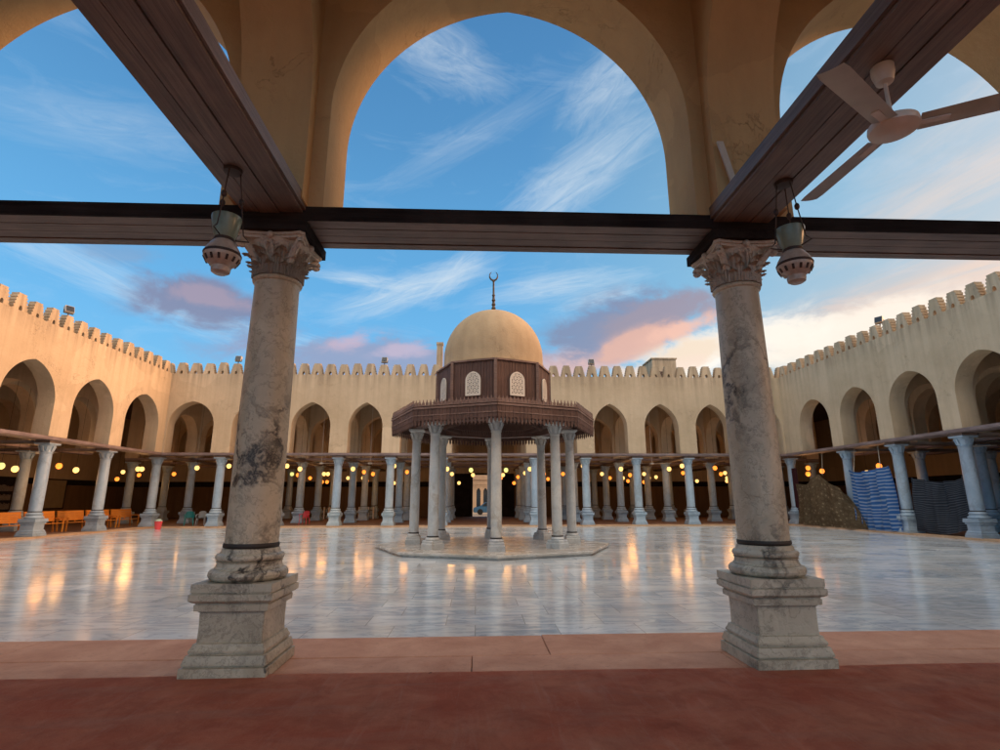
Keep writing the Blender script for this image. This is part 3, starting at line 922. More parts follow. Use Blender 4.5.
wh = MB().lathe([(.1, -.1), (.3, -.1), (.33, -.06), (.33, .06), (.3, .1), (.1, .1)], 24).xf(Matrix.Rotation(PI / 2, 4, 'X')).mesh('wheel', M['tyre'])
for x in (-1.25, 1.3):
    for y in (-.74, .74):
        link('wheel', wh, c, (x, y, .33))
for y in (-.55, .55):
    MB().box(-2.07, -1.99, y - .15, y + .15, .58, .72).build('headlight', M['white_paint'], c)

# ------------------------------------------------------------------ things on the far roof line
h = thing('roof_hut', 'small plaster hut standing on the far roof right of the dome', 'hut', (14.65, 41, 9.2))
MB().box(-.95, .95, -1.1, 1.1, 0, 3.1).build('wall', M['plaster'], h, smooth=0)
MB().box(-1.02, 1.02, -1.17, 1.17, 3.102, 3.2).build('roof', M['plaster'], h, smooth=0)
MB().box(-.5, .3, -1.14, -1.103, .1, 2.1).build('door', M['pav_wood'], h, smooth=0)
mb = MB(); mb.box(-.2, .2, -.2, .2, 0, 2.95); mb.box(-.24, .24, -.24, .24, 2.952, 3.1)
tag(mb.build('chimney', M['plaster'], loc=(-2.63, 36.1, 9.2), smooth=0), 'slim plaster chimney standing behind the left edge of the dome', 'chimney')

def floodlight(loc, rz, label):
    t = thing('floodlight', label, 'floodlight', loc, rz, 'floodlights mounted on the merlons')
    mb = MB(); mb.tube([(0, 0, 0), (0, 0, .13)], .03, 8); mb.tube([(-.2, 0, .13), (.2, 0, .13)], .02, 6)
    mb.tube([(-.2, 0, .13), (-.2, 0, .3)], .02, 6); mb.tube([(.2, 0, .13), (.2, 0, .3)], .02, 6)
    mb.build('bracket', M['iron_brown'], t)
    mb = MB(); mb.obox((0, 0, .32), (.19, 0, 0), (0, .10, -.035), (0, .05, .16))
    mb.build('housing', M['fan'], t, smooth=0)
    mb = MB(); mb.obox((0, -.118, .355), (.165, 0, 0), (0, .01, -.0035), (0, .042, .135))
    mb.build('lens', M['glassdark'], t, smooth=0)
    return t
mt = 9.64 + .775
def nearest_merlon(w, u):
    best = min(w.children, key=lambda c: abs(c.location.x - u))
    return best.location.x
bpy.context.view_layer.update()
W = [o for o in col.objects if o.name.startswith('arcade_wall')]
wfar, wleft, wright = W[2], W[3], W[4]
for u, l in ((-16.25, 'floodlight on a far merlon near the left corner, left of the left column'), (-6.25, 'floodlight on the far wall just left of the dome'), (7.66, 'floodlight on the far wall just right of the dome')):
    floodlight((nearest_merlon(wfar, u), D + .25, mt), 0, l)
floodlight((XL - .25, nearest_merlon(wleft, 25.85), mt), R(60), 'floodlight on top of the left wall, tilted into the court')
floodlight((XR + .55, nearest_merlon(wright, 25.6), mt), R(-60), 'floodlight on top of the right wall, tilted into the court')
for o in wright.children:      # merlons stay flush with the court face
    o.location.y = .15
for o in wleft.children:
    o.location.y = -.15

# ------------------------------------------------------------------ fountain pavilion
PX, PY = .62, 19.8
pav = thing('fountain_pavilion', 'domed octagonal ablution fountain with wooden eaves on marble columns, centre of the court', 'pavilion', (PX, PY, -.085))
def octa(r, z, n=8, off=-PI / 2):
    return [(r * math.cos(off + 2 * PI * k / n), r * math.sin(off + 2 * PI * k / n), z) for k in range(n)]
OFF = -PI / 2
mb = MB(); mb.lathe([(4.08, 0), (4.08, .065), (4.17, .075), (4.17, .13), (4.14, .145)], 8, OFF)
mb.build('platform', M['platform'], pav, smooth=0)
# columns on the platform
pbase = MB().square([(.26, 0), (.26, .16), (.235, .18), (.235, .24), (.21, .27)])
pbase.lathe([(.225, .271), (.235, .30), (.22, .33), (.20, .345), (.195, .36)], 24)
pbase_me = pbase.mesh('base', M['marble_pav'])
pring = MB().lathe([(.165, .361), (.19, .365), (.19, .40), (.165, .405)], 24).mesh('ring', M['iron'])
pshaft = MB().lathe([(.168, .36), (.17, 1.2), (.166, 2.2), (.155, 3.55), (.155, 3.62), (.172, 3.63), (.172, 3.66), (.15, 3.67)], 28).mesh('shaft', M['marble_pav'])
mbc = MB(); mbc.lathe([(.155, 0), (.165, .02), (.155, .05), (.165, .14), (.20, .24), (.235, .30)], 24)
for k in range(8):
    a = 2 * PI * k / 8
    mbc.bar((.165 * math.cos(a), .165 * math.sin(a), .04), (.235 * math.cos(a), .235 * math.sin(a), .24), .075, .035)
mbc.square([(.23, .30), (.27, .33), (.27, .385)])
pcap = mbc.mesh('capital', M['marble_pav'])
for k in range(8):
    a = OFF + 2 * PI * k / 8
    c = link('column', None, pav, (2.83 * math.cos(a), 2.83 * math.sin(a), .145), a + PI / 2)
    link('base', pbase_me, c)
    link('shaft', pshaft, c)
    link('ring', pring, c)
    link('capital', pcap, c, (0, 0, 3.66))
# architrave
def octring(mb, r0, r1, z0, z1):
    mb.lathe([(r0, z0), (r1, z0), (r1, z1), (r0, z1), (r0, z0)], 8, OFF, cap=False)
    return mb
octring(MB(), 2.62, 3.05, 4.195, 4.42).build('architrave', M['pav_wood'], pav, smooth=0)
# eaves: fascia boards, moulding, cresting, hanging fringe
RE = 3.75
def sides(r):
    p = [Vector((q[0], q[1], 0)) for q in octa(r, 0)]
    return [(p[k], p[(k + 1) % 8]) for k in range(8)]
fas, fr, cr, mo = MB(), MB(), MB(), MB()
rnd = random.Random(11)
for a, b in sides(RE):
    d = (b - a).normalized(); nrm = Vector((d.y, -d.x, 0)); L = (b - a).length
    nboard = 22
    for i in range(nboard):
        c = a + d * L * (i + .5) / nboard
        z0, z1 = 4.14 + rnd.uniform(-.008, .008), 4.62
        t = rnd.uniform(.015, .024)
        fas.obox(c + Vector((0, 0, (z0 + z1) / 2)), d * (L / nboard / 2 - .003), nrm * t, Vector((0, 0, (z1 - z0) / 2)))
        # fringe picket: pointed drop
        w = L / nboard * .30
        zb = 3.94 + rnd.uniform(-.02, .015)
        n0 = len(fr.bm.verts)
        fr.prism([(-w, 4.14), (-w, zb + .07), (-w * .45, zb + .05), (0, zb), (w * .45, zb + .05), (w, zb + .07), (w, 4.14)], -.012, .012)
        fr.xf(Matrix.Translation(c) @ Matrix.Rotation(math.atan2(d.y, d.x), 4, 'Z'), n0)
        n0 = len(cr.bm.verts)
        zt = 4.82 + rnd.uniform(-.012, .012)
        cr.prism([(-w * .9, 4.62), (-w * 1.25, 4.70), (-w * .5, 4.74), (0, zt), (w * .5, 4.74), (w * 1.25, 4.70), (w * .9, 4.62)], -.014, .014)
        cr.xf(Matrix.Translation(c) @ Matrix.Rotation(math.atan2(d.y, d.x), 4, 'Z'), n0)
    for z, hh, o in ((4.535, .028, .045), (4.30, .016, .034), (4.615, .02, .04)):
        mo.obox((a + b) / 2 + nrm * .004 + Vector((0, 0, z)), d * (L / 2 + .012), nrm * o, Vector((0, 0, hh)))
fas.build('fascia', M['pav_wood'], pav, smooth=0)
fr.build('fringe', M['pav_wood'], pav, smooth=0)
cr.build('cresting', M['pav_trim'], pav, smooth=0)
mo.build('moulding', M['pav_trim'], pav, smooth=0)
mb = MB(); mb.lathe([(3.70, 4.50), (3.70, 4.56), (2.05, 5.02), (2.05, 4.94)], 8, OFF, cap=False)
mb.build('eaves_roof', M['pav_wood'], pav, smooth=0)
mb = MB()      # slatted underside
for (a, b), (a2, b2) in zip(sides(3.68), sides(1.9)):
    for i in range(22):
        t0, t1 = (i + .06) / 22, (i + .94) / 22
        q = [a.lerp(b, t0), a.lerp(b, t1), a2.lerp(b2, t1), a2.lerp(b2, t0)]
        zz = [4.44, 4.44, 4.80, 4.80]
        lo = [mb.bm.verts.new((v.x, v.y, z)) for v, z in zip(q, zz)]
        hi = [mb.bm.verts.new((v.x, v.y, z + .03)) for v, z in zip(q, zz)]
        mb.bm.faces.new(lo); mb.bm.faces.new(hi[::-1])
        for i2 in range(4):
            j2 = (i2 + 1) % 4
            mb.bm.faces.new((lo[i2], hi[i2], hi[j2], lo[j2]))
mb.build('soffit', M['pav_trim'], pav, smooth=0)
octring(MB(), 1.75, 1.9, 4.35, 4.93).build('inner_ring_beam', M['pav_wood'], pav, smooth=0)
mb = MB()
for a, b in sides(1.83):
    d = (b - a).normalized(); L = (b - a).length
    for i in range(14):
        c = a + d * L * (i + .5) / 14; w = L / 14 * .38; n0 = len(mb.bm.verts)
        mb.prism([(-w, 4.35), (-w, 4.24), (0, 4.17), (w, 4.24), (w, 4.35)], -.012, .012)
        mb.xf(Matrix.Translation(c) @ Matrix.Rotation(math.atan2(d.y, d.x), 4, 'Z'), n0)
mb.build('inner_fringe', M['pav_wood'], pav, smooth=0)
# drum
RD = 2.12
dr, po = MB(), MB()
for a, b in sides(RD):
    d = (b - a).normalized(); nrm = Vector((d.y, -d.x, 0)); L = (b - a).length
    for i in range(15):
        c = a + d * L * (i + .5) / 15
        dr.obox(c - nrm * .03 + Vector((0, 0, 5.66)), d * (L / 30 - .004), nrm * rnd.uniform(.018, .03), Vector((0, 0, .72)))
    po.obox(a * 1.005 + Vector((0, 0, 5.68)), Vector((.05, 0, 0)), Vector((0, .05, 0)), Vector((0, 0, .74)))
    po.obox((a + b) / 2 + Vector((0, 0, 6.40)), d * L / 2, nrm * .05, Vector((0, 0, .03)))
    po.obox((a + b) / 2 + Vector((0, 0, 4.98)), d * L / 2, nrm * .05, Vector((0, 0, .05)))
octring(dr, RD - .16, RD - .07, 4.93, 6.38)
dr.build('drum', M['pav_wood'], pav, smooth=0)
po.build('corner_post', M['pav_trim'], pav, smooth=0)
# drum windows
W2, ZS, ZA, Z0 = .255, .52, .80, 0.0
half = arch_pts(W2, ZS, ZA, 8)
outl = [(-W2, Z0), (W2, Z0)] + half + [(-x, z) for x, z in reversed(half[:-1])]
def inside(x, z):
    if z < Z0 or abs(x) > W2: return False
    if z <= ZS: return True
    for (x0, z0), (x1, z1) in zip(half, half[1:]):
        if z0 <= z <= z1:
            t = (z - z0) / (z1 - z0 + 1e-9)
            return abs(x) <= x0 + (x1 - x0) * t
    return False
lat = MB()
s = .128
for j in range(-1, 11):
    for i in range(-4, 5):
        cx = (i + (.5 if j % 2 else 0)) * s
        cz = .04 + j * s * .866
        for k in range(3):        # triangular lattice: bars to neighbours
            a = k * PI / 3
            x1, z1 = cx + s * math.cos(a), cz + s * math.sin(a)
            n = 6
            for q in range(n):
                ua, ub = q / n, (q + 1) / n
                pa = (cx + (x1 - cx) * ua, cz + (z1 - cz) * ua); pb = (cx + (x1 - cx) * ub, cz + (z1 - cz) * ub)
                if inside(*pa) and inside(*pb):
                    lat.bar((pa[0], 0, pa[1]), (pb[0], 0, pb[1]), .036, .026, (0, 1, 0))
lat_me = lat.mesh('lattice', M['lattice'], 0)
fm = MB()
pts = [(x, -.0, z) for x, z in outl] + [(outl[0][0], 0, outl[0][1])]
for p, q in zip(pts, pts[1:]):
    v = (Vector(q) - Vector(p)).normalized() * .012
    fm.bar(Vector(p) - v, Vector(q) + v, .05, .04, (0, 1, 0))
fm_me = fm.mesh('window', M['lattice'], 0)
pane_me = MB().prism(outl, .022, .03).mesh('pane', M['dark'], 0)
for a, b in sides(RD):
    d = (b - a).normalized(); nrm = Vector((d.y, -d.x, 0))
    c = (a + b) / 2 + nrm * .035
    w = link('window', fm_me, pav, (c.x, c.y, 5.17), math.atan2(d.y, d.x))
    link('lattice', lat_me, w)
    link('pane', pane_me, w)
# dome
prof = [(1.96, 6.41), (1.97, 6.47), (1.90, 6.48), (1.89, 6.56)]
for i in range(0, 23):
    a = PI / 2 * i / 23
    prof.append((1.885 * math.cos(a) ** .98, 6.90 + 1.93 * math.sin(a)))
prof.append((.03, 8.845))
mb = MB(); mb.lathe(prof, 72)
mb.build('dome', M['dome'], pav, smooth=40)
mb = MB(); mb.lathe([(.10, 8.82), (.085, 8.92), (.06, 8.94), (.09, 8.99), (.06, 9.05), (.055, 9.10), (.085, 9.15), (.055, 9.21), (.05, 9.28), (.078, 9.33), (.05, 9.38), (.045, 9.5), (.065, 9.54), (.04, 9.59), (.035, 10.1), (.055, 10.14), (.02, 10.2)], 16)
fin = mb.build('finial', M['bronze'], pav)
mb = MB()
pts, rs = [], []
for i in range(25):
    a = R(-90) + R(-150) + R(300) * i / 24
    pts.append((.16 * math.cos(a), 0, 10.37 + .19 * math.sin(a)))
    rs.append(.008 + .030 * math.sin(PI * i / 24))
mb.tube(pts, rs, 10)
mb.build('crescent', M['bronze'], fin)

# ------------------------------------------------------------------ lamps in the galleries
LAMPS = [
    ('orange', -23.81, 46.0, 3.28, 'far', 1.1),
    ('orange', -22.68, 41.6, 3.48, 'far', 1.1),
    ('orange', -21.43, 41.6, 3.48, 'far', 1.1),
    ('yellow', -18.87, 37.3, 3.69, 'far', 1.15),
    ('yellow', -16.77, 37.3, 3.82, 'far', 1.15),
    ('green', -13.96, 41.6, 3.48, 'far', 1.1),
    ('orange', -13.92, 46.0, 3.35, 'far', 1.1),
    ('orange', -13.51, 41.6, 3.41, 'far', 1.1),
    ('orange', -13.1, 46.0, 3.35, 'far', 1.1),
    ('orange', -12.91, 46.0, 3.03, 'far', 1.1),
    ('yellow', -12.9, 37.3, 3.83, 'far', 1.15),
    ('orange', -12.49, 46.0, 3.03, 'far', 1.1),
    ('yellow', -12.01, 37.3, 3.63, 'far', 1.15),
    ('yellow', -11.57, 41.6, 3.49, 'far', 1.1),
    ('yellow', -11.27, 41.6, 3.49, 'far', 1.1),
    ('yellow', -10.78, 46.0, 3.35, 'far', 1.1),
    ('yellow', -9.53, 46.0, 3.35, 'far', 1.1),
    ('orange', -9.18, 46.0, 3.11, 'far', 1.1),
    ('orange', -8.57, 41.6, 3.64, 'far', 1.1),
    ('yellow', -8.44, 37.3, 3.63, 'far', 1.15),
    ('orange', -7.88, 41.6, 3.49, 'far', 1.1),
    ('yellow', -6.93, 46.0, 2.94, 'far', 1.1),
    ('yellow', -6.43, 46.0, 3.02, 'far', 1.1),
    ('yellow', -5.66, 37.3, 3.83, 'far', 1.15),
    ('orange', -5.31, 41.6, 3.64, 'far', 1.1),
    ('yellow', -2.03, 37.3, 3.63, 'far', 1.15),
    ('yellow', -1.88, 41.6, 3.49, 'far', 1.1),
    ('yellow', -1.47, 46.0, 2.94, 'far', 1.1),
    ('green', -0.38, 37.3, 3.56, 'far', 1.15),
    ('yellow', -0.27, 41.6, 3.41, 'far', 1.1),
    ('green', 2.04, 37.3, 3.56, 'far', 1.15),
    ('yellow', 2.04, 41.6, 3.41, 'far', 1.1),
    ('orange', 2.08, 46.0, 3.35, 'far', 1.1),
    ('orange', 3.19, 46.0, 2.93, 'far', 1.1),
    ('orange', 3.53, 46.0, 3.44, 'far', 1.1),
    ('yellow', 3.7, 37.3, 3.63, 'far', 1.15),
    ('yellow', 3.74, 41.6, 3.56, 'far', 1.1),
    ('orange', 5.21, 41.6, 3.49, 'far', 1.1),
    ('orange', 6.1, 46.0, 3.27, 'far', 1.1),
    ('orange', 6.69, 41.6, 3.49, 'far', 1.1),
    ('yellow', 7.42, 37.3, 3.84, 'far', 1.15),
    ('yellow', 9.73, 41.6, 3.49, 'far', 1.1),
    ('yellow', 10.08, 37.3, 3.64, 'far', 1.15),
    ('orange', 11.44, 46.0, 3.35, 'far', 1.1),
    ('orange', 11.93, 41.6, 3.41, 'far', 1.1),
    ('yellow', 12.57, 46.0, 3.35, 'far', 1.1),
    ('orange', 12.99, 46.0, 3.1, 'far', 1.1),
    ('yellow', 13.04, 41.6, 3.49, 'far', 1.1),
    ('yellow', 13.49, 37.3, 3.64, 'far', 1.15),
    ('orange', 14.37, 46.0, 3.01, 'far', 1.1),
    ('yellow', 14.43, 37.3, 3.85, 'far', 1.15),
    ('yellow', 14.83, 46.0, 3.35, 'far', 1.1),
    ('orange', 14.85, 41.6, 3.41, 'far', 1.1),
    ('yellow', 15.45, 46.0, 3.43, 'far', 1.1),
    ('orange', 16.13, 41.6, 3.57, 'far', 1.1),
    ('orange', 16.78, 37.3, 3.71, 'far', 1.15),
    ('orange', 18.25, 46.0, 3.43, 'far', 1.1),
    ('yellow', 19.01, 46.0, 3.09, 'far', 1.1),
    ('orange', 19.15, 41.6, 3.49, 'far', 1.1),
    ('yellow', 19.48, 41.6, 3.57, 'far', 1.1),
    ('yellow', 21.64, 46.0, 3.09, 'far', 1.1),
    ('yellow', 21.67, 46.0, 3.35, 'far', 1.1),
    ('green', -22.4, 26.41, 3.17, 'left', 1.15),
    ('yellow', -22.4, 27.21, 3.07, 'left', 1.15),
    ('orange', -22.4, 29.94, 3.38, 'left', 1.15),
    ('yellow', -22.4, 31.22, 3.23, 'left', 1.15),
    ('orange', -26.5, 41.18, 3.1, 'left', 1.1),
    ('yellow', -26.5, 41.73, 3.64, 'left', 1.1),
    ('yellow', -22.4, 36.75, 3.59, 'left', 1.15),
    ('orange', -26.5, 43.71, 3.5, 'left', 1.1),
    ('yellow', -22.4, 37.17, 3.61, 'left', 1.15),
    ('orange', 22.8, 36.27, 3.25, 'right', 1.15),
    ('orange', 22.8, 36.18, 3.65, 'right', 1.15),
    ('orange', 22.8, 34.72, 3.37, 'right', 1.15),
    ('yellow', 22.8, 30.63, 3.05, 'right', 1.15),
    ('orange', 22.8, 29.6, 3.39, 'right', 1.15)]
globe = {}
for key in ('orange', 'yellow', 'green'):
    mb = MB(); mb.ball((0, 0, 0), .13, 14, 1.08)
    globe[key] = mb.mesh('globe', M[key + '_bulb'])
cap_me = MB().lathe([(.03, .18), (.055, .17), (.07, .12), (.06, .10)], 12).mesh('cap', M['iron_brown'])
cord_cache = {}
cnt = {}
for colr, x, y, z, gal, sc in LAMPS:
    where = {'left': 'in the left gallery', 'right': 'in the right gallery', 'far': 'in the far gallery %s of the fountain' % ('left' if x < .7 else 'right')}[gal]
    key = (colr, where)
    i = cnt.get(key, 0); cnt[key] = i + 1
    cname = {'orange': 'glowing orange', 'yellow': 'warm white', 'green': 'pale green'}[colr]
    t = thing('hanging_globe_lamp', '%s globe lamp %s, %s from the left' % (cname, where, ORD[i]), 'lamp', (x, y, z), 0, 'globe lamps hanging in the galleries')
    g_ = link('globe', globe[colr], t); g_.scale = (sc, sc, sc)
    link('cap', cap_me, t)
    mb = MB(); mb.tube([(0, 0, .17), (0, 0, 9.0 - z)], .007, 5)
    mb.build('cord', M['iron'], t)

def lamp_light(x, y, z, p=26):
    l = bpy.data.lights.new('lamp_light', 'POINT')
    l.energy = p
    l.color = (1.0, .46, .15)
    l.shadow_soft_size = .36
    o = bpy.data.objects.new('lamp_light', l)
    col.objects.link(o)
    o.location = (x, y, z)
# light given off by the lit lamps: one lamp in every few carries the light of its cluster, just under its globe
def lit(gal, step, p):
    ls = [q for q in LAMPS if q[4] == gal]
    for q in ls[::step]:
        lamp_light(q[1], q[2], q[3] - .56, p)
lit('far', 2, 9)
lit('left', 1, 10)
lit('right', 1, 10)

for i, (x, y, z, lab) in enumerate(((-10.6, 37.3, 4.0, 'small white ceiling fan in the far gallery, right of the left column'), (-7.3, 37.3, 4.0, 'small white ceiling fan in the far gallery, second arch left of the fountain'),
                 (12.3, 37.3, 4.0, 'small white ceiling fan in the far gallery, between fountain and right column'), (-22.3, 28.3, 3.95, 'white ceiling fan in the left gallery, second arch from the far corner'),
                 (-22.3, 24.1, 3.95, 'white ceiling fan in the left gallery, at the left edge'),
                 (23.0, 24.0, 3.95, 'white ceiling fan in the right gallery above the dark striped sheet'))):
    ceiling_fan((x, y, z), 9.0 - z, lab, 'white ceiling fans in the galleries', i * .7, 1, 'white_paint')

# ------------------------------------------------------------------ furniture on the left
def bench(loc, rz, label):
    t = thing('wooden_bench', label, 'bench', loc, rz, 'varnished orange benches along the left gallery')
    # local: x along the bench, front is -y
    L = 1.9
    mb = MB()
    for i in range(5): mb.box(-L / 2, L / 2, -.24 + .095 * i, -.155 + .095 * i, .43, .455)
    mb.build('seat', M['bench'], t, smooth=0)
    mb = MB()
    for i in range(5):
        z = .55 + .095 * i
        mb.obox((0, .255 + .02 * i, z + .035), (L / 2, 0, 0), (0, .011, -.002), (0, .008, .043))
    for x in (-L / 6, L / 6): mb.obox((x, .31, .74), (.03, 0, 0), (0, .014, 0), (0, .05, .28))
    mb.obox((0, .365, 1.02), (L / 2 + .02, 0, 0), (0, .025, 0), (0, .0, .03))
    mb.build('backrest', M['bench'], t, smooth=0)
    for x in (-L / 2 + .03, L / 2 - .03):
        MB().box(x - .03, x + .03, -.25, -.19, 0, .66).build('leg', M['bench'], t, smooth=0)
        MB().obox((x, .30, .51), (.03, 0, 0), (0, .03, 0), (0, .055, .51)).build('leg', M['bench'], t, smooth=0)
        MB().box(x - .032, x + .032, -.28, .27, .661, .70).build('armrest', M['bench'], t, smooth=0)
    return t
bl = ['orange bench farthest along the left gallery, beyond the second left column', 'orange bench just right of the second left column base', 'orange bench between the two left columns, farther one', 'orange bench between the two left columns, nearer one', 'orange bench partly hidden behind the first left column', 'orange bench cut by the left edge of the photo']
for i in range(6):
    bench((-21.75, 35.2 - 2.12 * i, -.012), PI / 2, bl[i])

def plastic_chair(loc, rz, mat, label):
    t = thing('plastic_chair', label, 'chair', loc, rz, 'plastic armchairs in the far gallery')
    m = M[mat]
    mb = MB(); mb.grid(lambda u, v: Vector(((u - .5) * .46, (v - .5) * .44, .43 - .02 * math.sin(PI * u) * math.sin(PI * v))), 6, 6, .02)
    mb.build('seat', m, t)
    def back(u, v):
        w = .23 * (1 - .15 * v ** 3)
        x = (u - .5) * 2 * w
        z = .46 + .42 * v * (1 - .12 * (abs(u - .5) * 2) ** 3)
        return Vector((x, .22 + .10 * v - .06 * (abs(u - .5) * 2) ** 2, z))
    mb = MB(); mb.grid(back, 10, 8, .015)
    mb.build('backrest', m, t)
    for sx in (-1, 1):
        mb = MB(); mb.tube([(sx * .23, .24, .68), (sx * .28, .05, .67), (sx * .275, -.18, .655), (sx * .26, -.235, .60), (sx * .25, -.225, .44)], .024, 8)
        mb.build('armrest', m, t)
        for sy in (-1, 1):
            mb = MB(); mb.tube([(sx * .215, sy * .20, .44), (sx * .255, sy * .245, 0)], [.03, .02], 8)
            mb.build('leg', m, t)
    return t
plastic_chair((-18.25, 35.9, 0.004), R(25), 'teal', 'teal plastic armchair at the far left corner, leftmost of three')
plastic_chair((-17.55, 36.0, 0.004), R(15), 'grey_pl', 'light grey plastic armchair between the teal and blue ones')
plastic_chair((-16.95, 36.15, -.012), R(15), 'blue_pl', 'blue plastic armchair behind the corner column base')
plastic_chair((-11.35, 37.0, -.012), R(-10), 'red_pl', 'red plastic armchair just right of the left foreground column')
b = thing('waste_bin', 'coral red plastic bin at the court edge below the left corner column', 'bin', (-18.55, 33.1, -.085))
MB().lathe([(.15, 0), (.20, .42), (.215, .43), (.215, .46), (.19, .46), (.14, .02)], 24, cap=False).build('bucket', M['red_pl'], b)
MB().lathe([(.15, .005), (.14, .012)], 24).build('base', M['red_pl'], b)
MB().lathe([(.19, .44), (.19, .50), (.12, .57), (.05, .59)], 24).build('bag_rim', M['pale_pl'], b)

bk = thing('bookcase', 'dark bookcase with a grey panel behind the left benches', 'bookcase', (-32.4, 37.6, -.01), 0)
mb = MB(); mb.box(-.3, .3, -1.6, 1.6, 0, 3.0); mb.build('frame', M['wood_black'], bk, smooth=0)
mb = MB()
rnd = random.Random(4)
for zz in (.4, 1.0, 1.6, 2.2):
    y = -1.5
    while y < 1.45:
        w = rnd.uniform(.05, .12); mb.box(.302, .33, y, y + w - .01, zz, zz + rnd.uniform(.3, .45)); y += w
mb.build('books', M['books'], bk, smooth=0)
nbd = thing('notice_board', 'tan notice board on the left back wall behind the farther bench', 'board', (-32.66, 43.4, 1.0))
MB().box(0, .04, -1.3, 1.3, 0, 2.1).build('panel', M['board'], nbd, smooth=0)
mb = MB(); mb.box(.0, .06, -1.38, -1.302, -.08, 2.18); mb.box(.0, .06, 1.302, 1.38, -.08, 2.18); mb.box(0, .06, -1.3, 1.3, 2.102, 2.18); mb.box(0, .06, -1.3, 1.3, -.08, -.002)
mb.build('frame', M['wood_black'], nbd, smooth=0)

for i, (x, y, l) in enumerate(((-13.0, 47.0, 'pale slatted shoe rack on the far gallery floor, left one'), (-9.3, 47.0, 'pale slatted shoe rack on the far gallery floor, right one'))):
    t = thing('shoe_rack', l, 'rack', (x, y, -.012), 0, 'shoe racks in the far gallery')
    mb = MB()
    for xx in (-.6, -.2, .2, .6): mb.box(xx - .05, xx + .05, -.15, .15, 0, 1.0)
    mb.build('upright', M['white_paint'], t, smooth=0)
    mb = MB()
    for zz in (.1, .4, .7): mb.box(-.55, .55, -.14, .14, zz, zz + .03)
    mb.box(-.66, .66, -.16, .16, 1.002, 1.04)
    mb.build('shelf', M['wood_black'], t, smooth=0)

# ------------------------------------------------------------------ cloth sheets on the right
def sheet(name, label, mat, top, bot, X, seed, nu=44, nv=40, amp=.14):
    """top and bottom are polylines of (y, z) in the plane x=X; folds push along x"""
    rnd = random.Random(seed)
    ph = [rnd.uniform(0, 6.28) for _ in range(6)]
    def poly(pl, u):
        n = len(pl) - 1
        k = min(int(u * n), n - 1); t = u * n - k
        return Vector(pl[k]).lerp(Vector(pl[k + 1]), t)
    def fn(u, v):
        p = poly(bot, u).lerp(poly(top, u), v)
        f = amp * (math.sin(u * 21 + ph[0] + 2 * v) * (.35 + .65 * v) + .6 * math.sin(u * 37 + ph[1] - 3 * v) + .22 * math.sin(v * 9 + ph[2] + 5 * u) * math.sin(PI * u))
        f += .12 * math.sin(PI * v) * math.sin(2 * PI * u + ph[3])
        sag = -.05 * math.sin(v * 16 + ph[4] + math.sin(u * PI) * 3) * math.sin(PI * u)
        return Vector((X + f, p.x, p.y + sag * .5))
    mb = MB(); mb.grid(fn, nu, nv, .006, True)
    o = mb.build(name, M[mat], smooth=80)
    return tag(o, label, 'cloth', 'cloth sheets hung along the right arcade')
sheet('cloth_sheet', 'brown patterned cloth sheet hung in a peak between the far right columns', 'brown_cloth',
      [(34.0, 2.55), (32.9, 2.45), (31.6, 3.0), (30.3, 2.4), (29.1, 1.75)], [(34.1, .03), (33, .0), (31.6, .0), (30, .0), (27.9, .03)], 20.42, 1, amp=.075)
sheet('cloth_sheet', 'bright blue and white striped cloth sheet hung beside a right column', 'blue_cloth',
      [(29.1, 3.15), (28.3, 2.95), (27.4, 3.0), (26.6, 3.1), (26.05, 3.2)], [(28.9, .05), (28.2, .0), (27.4, .0), (26.5, .02), (25.75, .06)], 20.55, 2)
sheet('cloth_sheet', 'dark slate striped cloth sheet sagging between the two nearest right columns', 'dark_cloth',
      [(25.3, 2.6), (24.6, 2.42), (23.8, 2.3), (23.0, 2.35), (22.25, 2.6)], [(25.5, .10), (24.6, .02), (23.8, .05), (23.0, .2), (22.2, .42)], 21.0, 3, amp=.11)
mb = MB(); mb.grid(lambda u, v: Vector((20.9 + .05 * math.sin(u * 20 + v), 34.45 + .9 * u, .55 + 3.0 * v)), 24, 10, .006, True)
tag(mb.build('hanging_curtain', M['maroon_cloth'], smooth=80), 'narrow dark maroon curtain hanging at the far right corner', 'curtain')
for i, (p, q, l) in enumerate((((20.75, 31.6, 2.98), (20.9, 31.6, 4.3), 'pale rope holding the peak of the brown sheet'), ((20.55, 26.6, 3.08), (20.9, 27.0, 4.3), 'pale rope holding the blue striped sheet near the column'),
                               ((20.55, 28.6, 2.98), (20.9, 28.75, 4.3), 'pale rope holding the far end of the blue striped sheet'))):
    mb = MB(); mb.tube([p, q], .018, 6)
    tag(mb.build('rope', M['rope']), l, 'rope', 'ropes holding the cloth sheets')

# ------------------------------------------------------------------ world: Nishita sky, graded, with clouds set by direction
SUN_AZ = R(86)      # clockwise from +y: low over the right wall
SUN_EL = R(11)
w = bpy.data.worlds.new('World')
scene.world = w
w.use_nodes = True
t = w.node_tree
t.nodes.clear()
nt = NT(t)
d = nt.coord('Generated')
sky = nt.n('ShaderNodeTexSky', sky_type='NISHITA', sun_disc=False)
sky.sun_elevation = SUN_EL
sky.sun_rotation = SUN_AZ
sky.altitude = 50
sky.air_density = 1.0
sky.dust_density = 1.2
sky.ozone_density = 2.0
def dot(v):
    v = Vector(v).normalized()
    return nt.n('ShaderNodeVectorMath', {0: d, 1: tuple(v)}, operation='DOT_PRODUCT').outputs['Value']
sep = nt.n('ShaderNodeSeparateXYZ', {0: d}).outputs
dz = sep[2]
grad = nt.ramp(dz, [(0.0, (.20, .53, .80)), (.28, (.125, .43, .76)), (.42, (.10, .36, .67)), (.58, (.075, .27, .54)), (.78, (.05, .19, .42)), (1.0, (.04, .15, .35))])
